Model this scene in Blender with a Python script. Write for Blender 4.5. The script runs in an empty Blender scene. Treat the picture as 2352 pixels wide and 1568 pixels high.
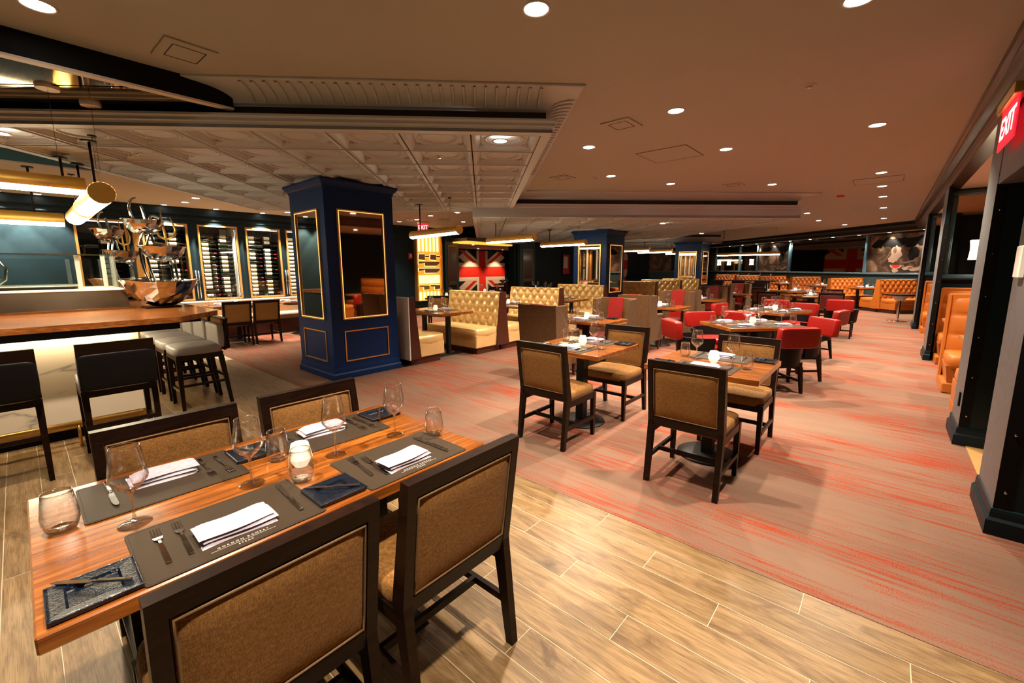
import bpy, bmesh, math, random
from mathutils import Matrix, Vector, Euler
rnd = random.Random(7)
PI = math.pi
R2 = math.sqrt(.5)
sc = bpy.context.scene
C = sc.collection

# ------------------------------------------------------------------ camera, world, exposure
CAM_Z = 1.48
cd = bpy.data.cameras.new('camera')
cam = bpy.data.objects.new('camera', cd)
C.objects.link(cam)
cam.location = (0, 0, CAM_Z)
cd.sensor_width = 36.0
cd.lens = 36.0 * 983.15 / 2352
cd.shift_y = (766.7 - 784) / 2352
cd.clip_start = .02
cd.clip_end = 200
pitch, roll, yaw = .1534, -.0044, .7170
fw = Vector((-math.sin(yaw) * math.cos(pitch), math.cos(yaw) * math.cos(pitch), -math.sin(pitch)))
rt = Vector((math.cos(yaw), math.sin(yaw), 0))
up = rt.cross(fw)
r2 = rt * math.cos(roll) + up * math.sin(roll)
u2 = -rt * math.sin(roll) + up * math.cos(roll)
cam.rotation_euler = Matrix((r2, u2, -fw)).transposed().to_euler()
sc.camera = cam
w = bpy.data.worlds.new('world')
sc.world = w
w.use_nodes = True
w.node_tree.nodes['Background'].inputs[0].default_value = (1.0, .86, .72, 1)
w.node_tree.nodes['Background'].inputs[1].default_value = .03
vs = sc.view_settings
sc.display_settings.display_device = 'sRGB'
vs.view_transform = 'Standard'
vs.look = 'None'
vs.exposure = 1.1
vs.gamma = 1.0
vs.use_curve_mapping = False
cy = sc.cycles
cy.use_denoising = True
cy.max_bounces = 9
cy.diffuse_bounces = 4
cy.glossy_bounces = 4
cy.transmission_bounces = 6
cy.transparent_max_bounces = 14
cy.sample_clamp_indirect = 4.0
cy.caustics_reflective = False
cy.caustics_refractive = False
cy.blur_glossy = .5

SPOT_W = 130.0         # one recessed downlight
WARM = (1.0, .83, .64)

# ------------------------------------------------------------------ mesh builder
class MB:
    def __init__(s):
        s.v = []; s.f = []; s.mi = []; s.m = 0; s.sm = []; s.smooth = False
    def add(s, vs_, fs, M=None):
        o = len(s.v)
        for p in vs_:
            s.v.append(tuple(M @ Vector(p)) if M is not None else tuple(p))
        for f in fs:
            s.f.append(tuple(i + o for i in f)); s.mi.append(s.m); s.sm.append(s.smooth)
        return s
    def hexa(s, b, t, M=None):
        """b, t: four bottom and four top corners, the same way round"""
        return s.add(list(b) + list(t), [(3, 2, 1, 0), (4, 5, 6, 7), (0, 1, 5, 4), (1, 2, 6, 5), (2, 3, 7, 6), (3, 0, 4, 7)], M)
    def box(s, x0, x1, y0, y1, z0, z1, c=0.0, M=None):
        if c <= 0:
            return s.hexa([(x0, y0, z0), (x1, y0, z0), (x1, y1, z0), (x0, y1, z0)], [(x0, y0, z1), (x1, y0, z1), (x1, y1, z1), (x0, y1, z1)], M)
        cx, cy_, cz = (x0 + x1) / 2, (y0 + y1) / 2, (z0 + z1) / 2
        hx, hy, hz = abs(x1 - x0) / 2, abs(y1 - y0) / 2, abs(z1 - z0) / 2
        c = min(c, hx * .9, hy * .9, hz * .9)
        vv, idx = [], {}
        for sx in (-1, 1):
            for sy in (-1, 1):
                for sz in (-1, 1):
                    for ax in range(3):
                        idx[(sx, sy, sz, ax)] = len(vv)
                        vv.append((cx + sx * (hx - (0 if ax == 0 else c)), cy_ + sy * (hy - (0 if ax == 1 else c)), cz + sz * (hz - (0 if ax == 2 else c))))
        ff = []
        for ax in range(3):
            o1, o2 = [a for a in range(3) if a != ax]
            for sg in (-1, 1):
                q = []
                for a, b in ((-1, -1), (1, -1), (1, 1), (-1, 1)):
                    k = [0, 0, 0]; k[ax] = sg; k[o1] = a; k[o2] = b
                    q.append(idx[(k[0], k[1], k[2], ax)])
                ff.append(tuple(q))
        for ax in range(3):
            o1, o2 = [a for a in range(3) if a != ax]
            for a in (-1, 1):
                for b in (-1, 1):
                    k0 = [0, 0, 0]; k1 = [0, 0, 0]
                    k0[ax] = -1; k1[ax] = 1; k0[o1] = k1[o1] = a; k0[o2] = k1[o2] = b
                    ff.append((idx[(*k0, o1)], idx[(*k1, o1)], idx[(*k1, o2)], idx[(*k0, o2)]))
        for sx in (-1, 1):
            for sy in (-1, 1):
                for sz in (-1, 1):
                    ff.append(tuple(idx[(sx, sy, sz, a)] for a in range(3)))
        return s.add(vv, ff, M)
    def prism(s, poly, z0, z1, M=None):
        n = len(poly)
        return s.add([(x, y, z0) for x, y in poly] + [(x, y, z1) for x, y in poly],
                     [tuple(range(n))[::-1], tuple(range(n, 2 * n))] + [(i, (i + 1) % n, n + (i + 1) % n, n + i) for i in range(n)], M)
    def lathe(s, prof, n=20, M=None, a0=0.0, a1=2 * PI):
        full = abs(a1 - a0 - 2 * PI) < 1e-6
        cols = n if full else n + 1
        vv, ff, rows = [], [], []
        for r, z in prof:
            if r < 1e-6:
                rows.append([len(vv)] * cols); vv.append((0, 0, z))
            else:
                rows.append(list(range(len(vv), len(vv) + cols)))
                for i in range(cols):
                    t = a0 + (a1 - a0) * i / n
                    vv.append((r * math.cos(t), r * math.sin(t), z))
        for j in range(len(prof) - 1):
            A_, B_ = rows[j], rows[j + 1]
            for i in range(n):
                i2 = (i + 1) % cols
                q = []
                for k in (A_[i], A_[i2], B_[i2], B_[i]):
                    if k not in q: q.append(k)
                if len(q) > 2: ff.append(tuple(q))
        return s.add(vv, ff, M)
    def tube(s, pts, r, n=8, M=None, closed=False):
        P_ = [Vector(p) for p in pts]; m = len(P_); rr = r if isinstance(r, (list, tuple)) else [r] * m
        vv, ff = [], []
        ref = None
        for i, p in enumerate(P_):
            a = P_[(i - 1) % m] if (closed or i) else p; b = P_[(i + 1) % m] if (closed or i < m - 1) else p
            t = (b - a).normalized()
            if ref is None:
                ref = Vector((0, 0, 1)) if abs(t.z) < .9 else Vector((1, 0, 0))
            x = (ref - t * ref.dot(t)).normalized(); y = t.cross(x); ref = x
            for k in range(n):
                an = 2 * PI * k / n
                vv.append(p + (x * math.cos(an) + y * math.sin(an)) * rr[i])
        for i in range(m if closed else m - 1):
            j = (i + 1) % m
            for k in range(n):
                k2 = (k + 1) % n
                ff.append((i * n + k, i * n + k2, j * n + k2, j * n + k))
        if not closed:
            ff.append(tuple(range(n))[::-1]); ff.append(tuple(range((m - 1) * n, m * n)))
        return s.add(vv, ff, M)
    def cushion(s, c, h, e=.35, nu=20, nv=12, M=None, puff=0.0):
        """rounded, slightly domed pad: centre c, half sizes h"""
        sp = lambda v, p: math.copysign(abs(v) ** p, v)
        vv, ff = [], []
        for j in range(nv + 1):
            ph = -PI / 2 + PI * j / nv
            for i in range(nu):
                th = 2 * PI * i / nu
                x = sp(math.cos(ph), e) * sp(math.cos(th), e); y = sp(math.cos(ph), e) * sp(math.sin(th), e); z = sp(math.sin(ph), e)
                if z > 0: z += puff * (1 - x * x) * (1 - y * y)
                vv.append((c[0] + h[0] * x, c[1] + h[1] * y, c[2] + h[2] * z))
        for j in range(nv):
            for i in range(nu):
                i2 = (i + 1) % nu
                ff.append((j * nu + i, j * nu + i2, (j + 1) * nu + i2, (j + 1) * nu + i))
        return s.add(vv, ff, M)
    def grid(s, fn, nu, nv, M=None):
        vv = [fn(i / nu, j / nv) for j in range(nv + 1) for i in range(nu + 1)]
        ff = [(j * (nu + 1) + i, j * (nu + 1) + i + 1, (j + 1) * (nu + 1) + i + 1, (j + 1) * (nu + 1) + i) for j in range(nv) for i in range(nu)]
        return s.add(vv, ff, M)
    def sweep(s, prof, path, closed=False, M=None):
        """prof: (offset outwards, z) pairs; path: plan points, outside on the right hand of travel; mitred"""
        n, m = len(path), len(prof); vv, ff = [], []
        for i, p in enumerate(path):
            d0 = (Vector(path[i]) - Vector(path[i - 1])).normalized() if (closed or i) else None
            d1 = (Vector(path[(i + 1) % n]) - Vector(path[i])).normalized() if (closed or i < n - 1) else None
            d0 = d0 or d1; d1 = d1 or d0
            n0 = Vector((d0.y, -d0.x)); n1 = Vector((d1.y, -d1.x))
            mt = (n0 + n1); mt = mt / max(.2, mt.dot(n0))
            for o, z in prof:
                vv.append((p[0] + mt.x * o, p[1] + mt.y * o, z))
        for i in range(n if closed else n - 1):
            j = (i + 1) % n
            for k in range(m - 1):
                ff.append((i * m + k, j * m + k, j * m + k + 1, i * m + k + 1))
        return s.add(vv, ff, M)
    def mesh(s, name, mats):
        me = bpy.data.meshes.new(name)
        me.from_pydata(s.v, [], s.f)
        for mt in (mats if isinstance(mats, (list, tuple)) else [mats]):
            me.materials.append(mt)
        me.polygons.foreach_set('material_index', s.mi)
        me.polygons.foreach_set('use_smooth', s.sm)
        bm = bmesh.new(); bm.from_mesh(me)
        bmesh.ops.recalc_face_normals(bm, faces=bm.faces)
        bm.to_mesh(me); bm.free()
        return me
    def obj(s, name, mats, parent=None, loc=(0, 0, 0), rz=0.0):
        return link(name, s.mesh(name, mats), parent, loc, rz)

def link(name, data, parent=None, loc=(0, 0, 0), rz=0.0):
    o = bpy.data.objects.new(name, data); C.objects.link(o)
    o.location = loc; o.rotation_euler = (0, 0, rz)
    if parent is not None: o.parent = parent
    return o
def tag(o, label, cat, group=None):
    o['label'] = label; o['category'] = cat
    if group: o['group'] = group
    return o
def thing(name, label, cat, loc=(0, 0, 0), rz=0.0, group=None):
    o = link(name, None, None, loc, rz); o.empty_display_size = .1
    return tag(o, label, cat, group)
def struct(o, label=None):
    o['kind'] = 'structure'
    if label: o['label'] = label
    return o
KIDS = {}
def kids(o):
    return list(o.children)
def dup(root, loc, rz=0.0, label=None, group=None):
    r = root.copy(); C.objects.link(r); r.location = loc; r.rotation_euler = (0, 0, rz)
    if label: r['label'] = label
    if group: r['group'] = group
    elif 'group' in r and label: del r['group']
    for ch in KIDS[root.name] if root.name in KIDS else KIDS.setdefault(root.name, [(c, list(c.children)) for c in root.children]):
        c = ch[0].copy(); C.objects.link(c); c.parent = r
        for g in ch[1]:
            d = g.copy(); C.objects.link(d); d.parent = c
    return r
class Proto:
    """first call moves the prototype itself, later calls copy it"""
    def __init__(s, root): s.root = root; s.used = False
    def __call__(s, loc, rz=0.0, label=None, group=None):
        if not s.used:
            s.used = True; o = s.root; o.location = loc; o.rotation_euler = (0, 0, rz)
            KIDS.setdefault(o.name, [(c, list(c.children)) for c in o.children])
            if label: o['label'] = label
            if group: o['group'] = group
            elif 'group' in o and label: del o['group']
            return o
        return dup(s.root, loc, rz, label, group)
def AB(a, b, z=0.0):
    return ((a - b) * R2, (a + b) * R2, z)
def T(x, y, z=0, rz=0.0): return Matrix.Translation((x, y, z)) @ Matrix.Rotation(rz, 4, 'Z')

def lettering(txt, size, ext, mat, parent, off=0.0):
    """flat lettering as a real mesh"""
    cu = bpy.data.curves.new('lettering', 'FONT'); cu.body = txt; cu.size = size; cu.align_x = 'CENTER'; cu.align_y = 'CENTER'
    cu.extrude = ext; cu.offset = off; cu.resolution_u = 2
    o = bpy.data.objects.new('lettering_curve', cu); C.objects.link(o)
    me = bpy.data.meshes.new_from_object(o.evaluated_get(bpy.context.evaluated_depsgraph_get()))
    bpy.data.objects.remove(o); bpy.data.curves.remove(cu)
    me.name = 'lettering'; me.materials.clear(); me.materials.append(mat)
    return link('lettering', me, parent)

# ------------------------------------------------------------------ materials
def lin(c):
    return tuple(((v / 255) / 12.92 if v / 255 <= .04045 else ((v / 255 + .055) / 1.055) ** 2.4) for v in c)
class NT:
    def __init__(s, name):
        s.m = bpy.data.materials.new(name); s.m.use_nodes = True
        s.t = s.m.node_tree; s.b = s.t.nodes['Principled BSDF']; s.out = s.t.nodes['Material Output']
    def n(s, typ, **kw):
        x = s.t.nodes.new(typ)
        for k, v in kw.items():
            if k.startswith('i_'): x.inputs[k[2:].replace('_', ' ')].default_value = v
            else: setattr(x, k, v)
        return x
    def l(s, a, b): s.t.links.new(a, b)
    def coord(s, scale=(1, 1, 1), kind='Object', rnd_off=False):
        tc = s.n('ShaderNodeTexCoord'); mp = s.n('ShaderNodeMapping'); mp.inputs['Scale'].default_value = scale
        s.l(tc.outputs[kind], mp.inputs['Vector'])
        if rnd_off:
            oi = s.n('ShaderNodeObjectInfo'); mu = s.n('ShaderNodeVectorMath', operation='SCALE')
            cv = s.n('ShaderNodeCombineXYZ')
            for k in range(3): s.l(oi.outputs['Random'], cv.inputs[k])
            s.l(cv.outputs[0], mu.inputs[0]); mu.inputs['Scale'].default_value = 37.0
            ad = s.n('ShaderNodeVectorMath', operation='ADD')
            s.l(tc.outputs[kind], ad.inputs[0]); s.l(mu.outputs[0], ad.inputs[1]); s.l(ad.outputs[0], mp.inputs['Vector'])
        return mp.outputs['Vector']
    def noise(s, vec, scale=5, detail=4, rough=.55, dist=0.0):
        x = s.n('ShaderNodeTexNoise'); x.inputs['Scale'].default_value = scale; x.inputs['Detail'].default_value = detail
        x.inputs['Roughness'].default_value = rough; x.inputs['Distortion'].default_value = dist
        if vec is not None: s.l(vec, x.inputs['Vector'])
        return x.outputs['Fac']
    def ramp(s, fac, stops, interp='LINEAR'):
        x = s.n('ShaderNodeValToRGB'); cr = x.color_ramp; cr.interpolation = interp
        while len(cr.elements) < len(stops): cr.elements.new(.5)
        for e, (p, c) in zip(cr.elements, stops):
            e.position = p; e.color = (*c, 1) if len(c) == 3 else c
        s.l(fac, x.inputs['Fac']); return x.outputs['Color']
    def mix(s, fac, a, b, mode='MIX'):
        x = s.n('ShaderNodeMix', data_type='RGBA', blend_type=mode)
        for sock, v in ((x.inputs[0], fac), (x.inputs[6], a), (x.inputs[7], b)):
            if hasattr(v, 'node'): s.l(v, sock)
            elif isinstance(v, (int, float)): sock.default_value = v
            else: sock.default_value = (*v, 1)
        return x.outputs[2]
    def bump(s, h, strength=.2, dist=.005):
        x = s.n('ShaderNodeBump'); x.inputs['Strength'].default_value = strength; x.inputs['Distance'].default_value = dist
        s.l(h, x.inputs['Height']); s.l(x.outputs[0], s.b.inputs['Normal'])
    def set(s, color=None, rough=.5, metal=0.0, spec=.5, coat=0.0, sheen=0.0, emis=None, es=0.0, trans=0.0, ior=1.45):
        b = s.b
        if color is not None:
            if hasattr(color, 'node'): s.l(color, b.inputs['Base Color'])
            else: b.inputs['Base Color'].default_value = (*color, 1)
        if hasattr(rough, 'node'): s.l(rough, b.inputs['Roughness'])
        else: b.inputs['Roughness'].default_value = rough
        b.inputs['Metallic'].default_value = metal
        b.inputs['Specular IOR Level'].default_value = spec
        b.inputs['Coat Weight'].default_value = coat; b.inputs['Coat Roughness'].default_value = .12
        b.inputs['Sheen Weight'].default_value = sheen
        b.inputs['Transmission Weight'].default_value = trans; b.inputs['IOR'].default_value = ior
        if emis is not None:
            b.inputs['Emission Color'].default_value = (*emis, 1); b.inputs['Emission Strength'].default_value = es
        return s.m
def plain(name, color, rough=.5, **kw):
    """paint, metal or plastic with a faint wear noise in its roughness"""
    t = NT(name); v = t.coord((1, 1, 1))
    k = .015 if kw.get('metal', 0) > .3 else .04
    r = t.ramp(t.noise(v, 14, 3), [(.3, (max(0, rough - k),) * 3), (.7, (min(1, rough + k),) * 3)])
    return t.set(color, r, **kw)
def leather(name, col, rough=.38, metal=0.0, coat=.0, spec=.4):
    t = NT(name); v = t.coord((1, 1, 1))
    c = t.mix(t.noise(v, 6, 3), tuple(x * .82 for x in col), tuple(min(1, x * 1.15) for x in col))
    t.bump(t.noise(v, 260, 2), .12, .0015)
    return t.set(c, rough, metal=metal, coat=coat, spec=spec)
def fabric(name, col, hi, scale=900):
    t = NT(name); v = t.coord((1, 1, 1))
    w1 = t.noise(t.coord((1, 1, .12)), scale * .6, 2); w2 = t.noise(t.coord((.12, .12, 1)), scale * .6, 2)
    ad = t.n('ShaderNodeMath', operation='MULTIPLY'); t.l(w1, ad.inputs[0]); t.l(w2, ad.inputs[1])
    c = t.ramp(ad.outputs[0], [(.15, col), (.38, hi)])
    c = t.mix(t.noise(v, 9, 2), c, tuple(x * .8 for x in col), 'MIX') if False else c
    t.bump(ad.outputs[0], .35, .002)
    return t.set(c, .85, spec=.15, sheen=.04)
def emit(name, col, strength):
    t = NT(name); return t.set(col, .5, emis=col, es=strength)

def wood(name, c1, c2, c3, rough=.3, coat=.25, grain=(1, 9, 9), scale=3.0, spec=.5):
    t = NT(name); v = t.coord(grain)
    f1 = t.noise(v, scale, 6, .6, .6); f2 = t.noise(t.coord(tuple(g * 6 for g in grain)), scale, 3)
    base = t.ramp(f1, [(.3, c1), (.5, c2), (.7, c3)])
    c = t.mix(t.ramp(f2, [(.42, (0, 0, 0)), (.62, (.55, .55, .55))]), base, tuple(x * .45 for x in c1))
    t.bump(f2, .06, .002)
    return t.set(c, rough, coat=coat, spec=spec)

def table_wood():
    # long staves glued side by side along local x
    t = NT('table_walnut'); tc = t.n('ShaderNodeTexCoord'); sep = t.n('ShaderNodeSeparateXYZ'); t.l(tc.outputs['Object'], sep.inputs[0])
    m = t.n('ShaderNodeMath', operation='MULTIPLY'); t.l(sep.outputs[1], m.inputs[0]); m.inputs[1].default_value = 11.0
    fl = t.n('ShaderNodeMath', operation='FLOOR'); t.l(m.outputs[0], fl.inputs[0])
    wn = t.n('ShaderNodeTexWhiteNoise', noise_dimensions='1D'); t.l(fl.outputs[0], wn.inputs['W'])
    cv = t.n('ShaderNodeCombineXYZ'); t.l(wn.outputs['Value'], cv.inputs[0]); t.l(wn.outputs['Value'], cv.inputs[2])
    sc_ = t.n('ShaderNodeVectorMath', operation='SCALE'); t.l(cv.outputs[0], sc_.inputs[0]); sc_.inputs['Scale'].default_value = 9.0
    ad = t.n('ShaderNodeVectorMath', operation='ADD'); t.l(tc.outputs['Object'], ad.inputs[0]); t.l(sc_.outputs[0], ad.inputs[1])
    mp = t.n('ShaderNodeMapping'); mp.inputs['Scale'].default_value = (1.2, 14, 14); t.l(ad.outputs[0], mp.inputs['Vector'])
    f = t.noise(mp.outputs[0], 2.6, 6, .6, .5)
    mp2 = t.n('ShaderNodeMapping'); mp2.inputs['Scale'].default_value = (5, 120, 120); t.l(ad.outputs[0], mp2.inputs['Vector'])
    g = t.noise(mp2.outputs[0], 2.0, 3)
    base = t.ramp(f, [(.28, (.10, .026, .004)), (.5, (.24, .070, .009)), (.72, (.42, .150, .025))])
    tone = t.ramp(wn.outputs['Value'], [(0, (.78, .74, .7)), (1, (1.1, 1.06, 1.0))])
    c = t.mix(1.0, base, tone, 'MULTIPLY')
    c = t.mix(t.ramp(g, [(.45, (0, 0, 0)), (.72, (.32, .32, .32))]), c, (.10, .026, .005))
    t.bump(g, .012, .001)
    return t.set(c, .24, coat=.6)

def thin_glass(name, tint=(.97, .98, .98), f0=.06, edge=.75, rough=.0, power=4.0, dark=1.0):
    t = NT(name)
    tr = t.n('ShaderNodeBsdfTransparent'); tr.inputs[0].default_value = (*tint, 1)
    gl = t.n('ShaderNodeBsdfGlossy'); gl.inputs['Roughness'].default_value = rough; gl.inputs['Color'].default_value = (1, 1, 1, 1)
    lw = t.n('ShaderNodeLayerWeight'); lw.inputs['Blend'].default_value = .5
    pw = t.n('ShaderNodeMath', operation='POWER'); t.l(lw.outputs['Facing'], pw.inputs[0]); pw.inputs[1].default_value = power
    mr = t.n('ShaderNodeMapRange'); mr.inputs['To Min'].default_value = f0; mr.inputs['To Max'].default_value = edge; t.l(pw.outputs[0], mr.inputs[0])
    p2 = t.n('ShaderNodeMath', operation='POWER'); t.l(lw.outputs['Facing'], p2.inputs[0]); p2.inputs[1].default_value = 3.0
    t.l(t.mix(p2.outputs[0], tint, tuple(x * dark for x in tint)), tr.inputs[0])      # more glass to look through at the rim
    mx = t.n('ShaderNodeMixShader'); t.l(mr.outputs[0], mx.inputs[0]); t.l(tr.outputs[0], mx.inputs[1]); t.l(gl.outputs[0], mx.inputs[2])
    t.l(mx.outputs[0], t.out.inputs['Surface']); t.t.nodes.remove(t.b)
    return t.m

def carpet_mat():
    t = NT('streaked_carpet')
    big = t.noise(t.coord((.5, 1.6, 1)), 1.1, 4, .6)
    streak = t.noise(t.coord((1.1, 26, 1)), 1.5, 5, .65)
    speck = t.noise(t.coord((95, 190, 1)), 1.5, 2, .7)
    def lin_(a, k, c, other=None):
        m = t.n('ShaderNodeMath', operation='MULTIPLY_ADD'); t.l(a, m.inputs[0]); m.inputs[1].default_value = k
        if other is not None: t.l(other, m.inputs[2])
        else: m.inputs[2].default_value = c
        return m.outputs[0]
    d = lin_(streak, 1.25, 0, lin_(big, .95, -1.11))      # about -.4 .. .4
    f = lin_(speck, 1.15, 0, lin_(d, 1.0, -.60))
    base = t.mix(t.noise(t.coord((1.2, 9, 1)), 1.0, 5), (.125, .072, .050), (.190, .118, .082))
    base = t.mix(t.ramp(t.noise(t.coord((.4, .6, 1)), 1.3, 3), [(.35, (0, 0, 0)), (.7, (.6, .6, .6))]), base, (.235, .145, .10))
    red = t.ramp(f, [(.0, (0, 0, 0)), (.06, (.45, .45, .45)), (.14, (.95, .95, .95))])
    c = t.mix(red, base, (.25, .034, .011))
    dk = t.mix(1.0, t.ramp(t.noise(t.coord((30, 260, 1)), 2.0, 2), [(.58, (0, 0, 0)), (.68, (.8, .8, .8))]), red, 'MULTIPLY')
    c = t.mix(dk, c, (.085, .014, .016))
    t.bump(t.noise(t.coord((1, 1, 1)), 420, 2), .35, .003)
    return t.set(c, .95, spec=.12)

def plank_mat():
    t = NT('oak_look_tile')
    v = t.coord((1.6, 17, 5), rnd_off=True)
    f = t.noise(v, 1.5, 6, .62, .8)
    knots = t.noise(t.coord((2.2, 7, 3), rnd_off=True), 1.3, 4, .6, 1.5)
    fine = t.noise(t.coord((6, 190, 20), rnd_off=True), 1.5, 3)
    c = t.ramp(f, [(.25, (.105, .057, .024)), (.48, (.215, .134, .058)), (.75, (.33, .215, .112))])
    c = t.mix(t.ramp(knots, [(.52, (0, 0, 0)), (.74, (.85, .85, .85))]), c, (.075, .038, .016))
    c = t.mix(t.ramp(fine, [(.48, (0, 0, 0)), (.66, (.7, .7, .7))]), c, (.085, .045, .018))
    oi = t.n('ShaderNodeObjectInfo'); tone = t.ramp(oi.outputs['Random'], [(0, (.82, .8, .78)), (1, (1.12, 1.12, 1.1))])
    c = t.mix(1.0, c, tone, 'MULTIPLY')
    t.bump(fine, .12, .002)
    return t.set(c, .36, spec=.45)

def marble_mat():
    t = NT('cream_marble'); v = t.coord((.6, .6, 2.0))
    n1 = t.noise(v, .55, 5, .55, .9)
    ab = t.n('ShaderNodeMath', operation='SUBTRACT'); t.l(n1, ab.inputs[0]); ab.inputs[1].default_value = .5
    aa = t.n('ShaderNodeMath', operation='ABSOLUTE'); t.l(ab.outputs[0], aa.inputs[0])
    c = t.ramp(aa.outputs[0], [(0, (.30, .25, .20)), (.006, (.48, .41, .32)), (.03, (.68, .58, .44))])
    return t.set(c, .22, coat=.3)

def mural_mat():
    t = NT('sepia_mural'); v = t.coord((1, 1, 1))
    c = t.ramp(t.noise(v, 1.6, 6, .6, 1.0), [(.3, (.010, .006, .004)), (.5, (.06, .035, .022)), (.62, (.16, .10, .065)), (.75, (.30, .20, .14))])
    return t.set(c, .35)

m_ceiling = plain('ceiling_paint', (.385, .385, .345), .75)
m_soffit = plain('soffit_paint', (.40, .36, .30), .75)
m_tin = plain('pressed_tin_paint', (.45, .485, .51), .5)
m_tin_dark = plain('gap_shade_and_seam_paint', (.03, .025, .02), .8)  # dark tone for the tray's painted shade, also for seams and slots
m_fascia = plain('tray_fascia_paint', (.42, .43, .47), .35)
m_black = plain('black_paint', (.0025, .0022, .0022), .6, spec=.2)
m_navy = plain('navy_panel_paint', (.004, .022, .095), .45, spec=.2)
m_teal = plain('teal_wall_paint', (.016, .065, .085), .5)
m_darkteal = plain('dark_teal_paint', (.0035, .0125, .018), .45, spec=.25)
m_bluegrey = plain('blue_grey_trim_paint', (.06, .14, .19), .35)
m_maroon = plain('maroon_stained_wood', (.055, .012, .006), .35, coat=.2)
m_darkwood = wood('espresso_wood', (.006, .0022, .0012), (.012, .004, .002), (.020, .007, .003), .36, .0, (2, 2, 12), 3, .22)
m_crown = wood('crown_mahogany', (.03, .010, .004), (.05, .018, .008), (.07, .025, .01), .28, .3, (2, 2, 2), 2)
m_table = table_wood()
m_counter = wood('bar_top_walnut', (.16, .045, .010), (.30, .095, .020), (.44, .16, .04), .22, .5, (9, 1.2, 9), 2.4)
m_orangewood = wood('orange_oak', (.30, .10, .02), (.42, .15, .03), (.52, .20, .05), .3, .25, (1, 8, 8), 3)
m_fabric = fabric('woven_tan_fabric', (.150, .065, .015), (.32, .158, .047))
m_wing = fabric('taupe_wing_fabric', (.072, .034, .013), (.135, .070, .030), 500)
m_piping = plain('tan_piping', (.16, .085, .035), .6)
m_gold_leather = leather('champagne_leather', (.74, .48, .20), .26, metal=.25)
m_grey_leather = leather('grey_leather', (.30, .29, .29), .4)
m_white_leather = leather('pale_bench_panel', (.55, .52, .49), .45)
m_black_leather = leather('black_leather', (.006, .005, .005), .45, spec=.15)
m_red = leather('scarlet_leather', (.235, .007, .005), .32)
m_orange = leather('saddle_orange_leather', (.44, .122, .016), .36)
m_dkred = leather('oxblood_leather', (.10, .014, .012), .38)
m_metalblk = plain('black_iron', (.010, .009, .009), .45, metal=.4)
m_chrome = plain('polished_steel', (.76, .80, .86), .10, metal=1.0)
m_steel = plain('brushed_steel', (.52, .39, .27), .2, metal=1.0)
m_silver = plain('hammered_silver', (.46, .47, .47), .10, metal=1.0)
m_brass = plain('satin_brass', (.72, .46, .14), .32, metal=1.0)
m_brasstube = plain('brass_pendant', (.80, .50, .11), .42, metal=.7)
m_goldframe = plain('gilt_frame', (.70, .36, .10), .35, metal=.8)
m_bronze = plain('bronze_line', (.28, .12, .04), .4, metal=.6)
m_mirror = NT('mirror_glass').set((.62, .56, .50), .015, metal=1.0)
m_smoke = NT('smoked_mirror').set((.48, .38, .29), .03, metal=1.0)
m_antique = NT('antique_gold_mirror').set((.62, .48, .30), .05, metal=1.0)
m_glass = thin_glass('clear_glass', (.985, .985, .98), .06, .95, .02, 2.6, .42)
m_glassbase = thin_glass('thick_glass', (.90, .90, .89), .22, .95, .03, 1.8, .30)
m_rim = thin_glass('glass_rim', (.90, .90, .89), .45, .95, .05, 1.5, .4)
m_foot = thin_glass('glass_foot', (.96, .96, .95), .05, .8, .02, 4.0, .6)
m_pane = thin_glass('sneeze_guard_glass', (.93, .96, .95), .05, .6)
m_mat = leather('brown_placemat_leather', (.036, .0245, .0155), .5, spec=.15)
m_stitch = plain('grey_stitching', (.025, .022, .02), .7)
m_print = plain('silver_print', (.70, .68, .66), .4, metal=.3)
m_napkin = fabric('lilac_linen', (.36, .31, .37), (.50, .44, .51), 1200)
m_plate = None
t = NT('blue_pressed_glass'); v = t.coord((1, 1, 1))
t.bump(t.noise(v, 160, 3), .5, .004)
m_plate = t.set(t.mix(t.noise(v, 60, 3), (.0015, .003, .005), (.003, .008, .021)), .10, coat=.5)
m_candle = emit('lit_votive', (1.0, .84, .58), .50)
m_lens = emit('downlight_lens', (1.0, .90, .74), 16.0)
m_trimring = plain('downlight_trim', (.45, .42, .38), .4)
m_led = emit('pendant_diffuser', (1.0, .86, .58), 22.0)
m_ledstrip = emit('led_strip', (1.0, .80, .50), 26.0)
m_frameled = emit('lit_gilt_edge', (1.0, .50, .14), .85)
m_cabled = emit('cabinet_panel_and_added_strips', (1.0, .88, .70), 2.2)
m_amber = emit('amber_backlight', (1.0, .46, .04), .30)
m_cove = emit('amber_cove_light', (1.0, .40, .04), .8)
m_knifew = emit('lit_knife_blade', (1.0, .82, .42), .75)
m_exit = emit('exit_red', (1.0, .010, .025), .8)
m_exitw = emit('exit_letters', (1.0, .50, .46), 1.2)
m_sconce = emit('sconce_shade', (1.0, .84, .55), 3.0)
m_bottle = plain('dark_bottle_glass', (.006, .008, .005), .08, coat=.5)
m_label = plain('cream_paper_label', (.80, .74, .60), .6)
m_label2 = plain('yellow_paper_label', (.72, .52, .18), .6)
m_foilred = plain('red_foil', (.50, .012, .02), .4)
m_carpet = carpet_mat()
m_plank = plank_mat()
m_grout = plain('pale_grout', (.48, .40, .28), .8)
m_marble = marble_mat()
m_mural = mural_mat()
m_white = plain('white_plastic', (.68, .64, .58), .5)
m_flagred = plain('flag_red', (.75, .022, .008), .5)
m_flagcream = plain('flag_cream', (.85, .58, .36), .5)
m_flagblack = plain('flag_black', (.006, .007, .012), .5)
m_tan = plain('warm_wall_tile', (.42, .24, .08), .5)
m_cream_bench = leather('cream_banquette', (.26, .17, .10), .5)
m_redwall = plain('red_bar_wall', (.40, .02, .01), .5)

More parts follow.
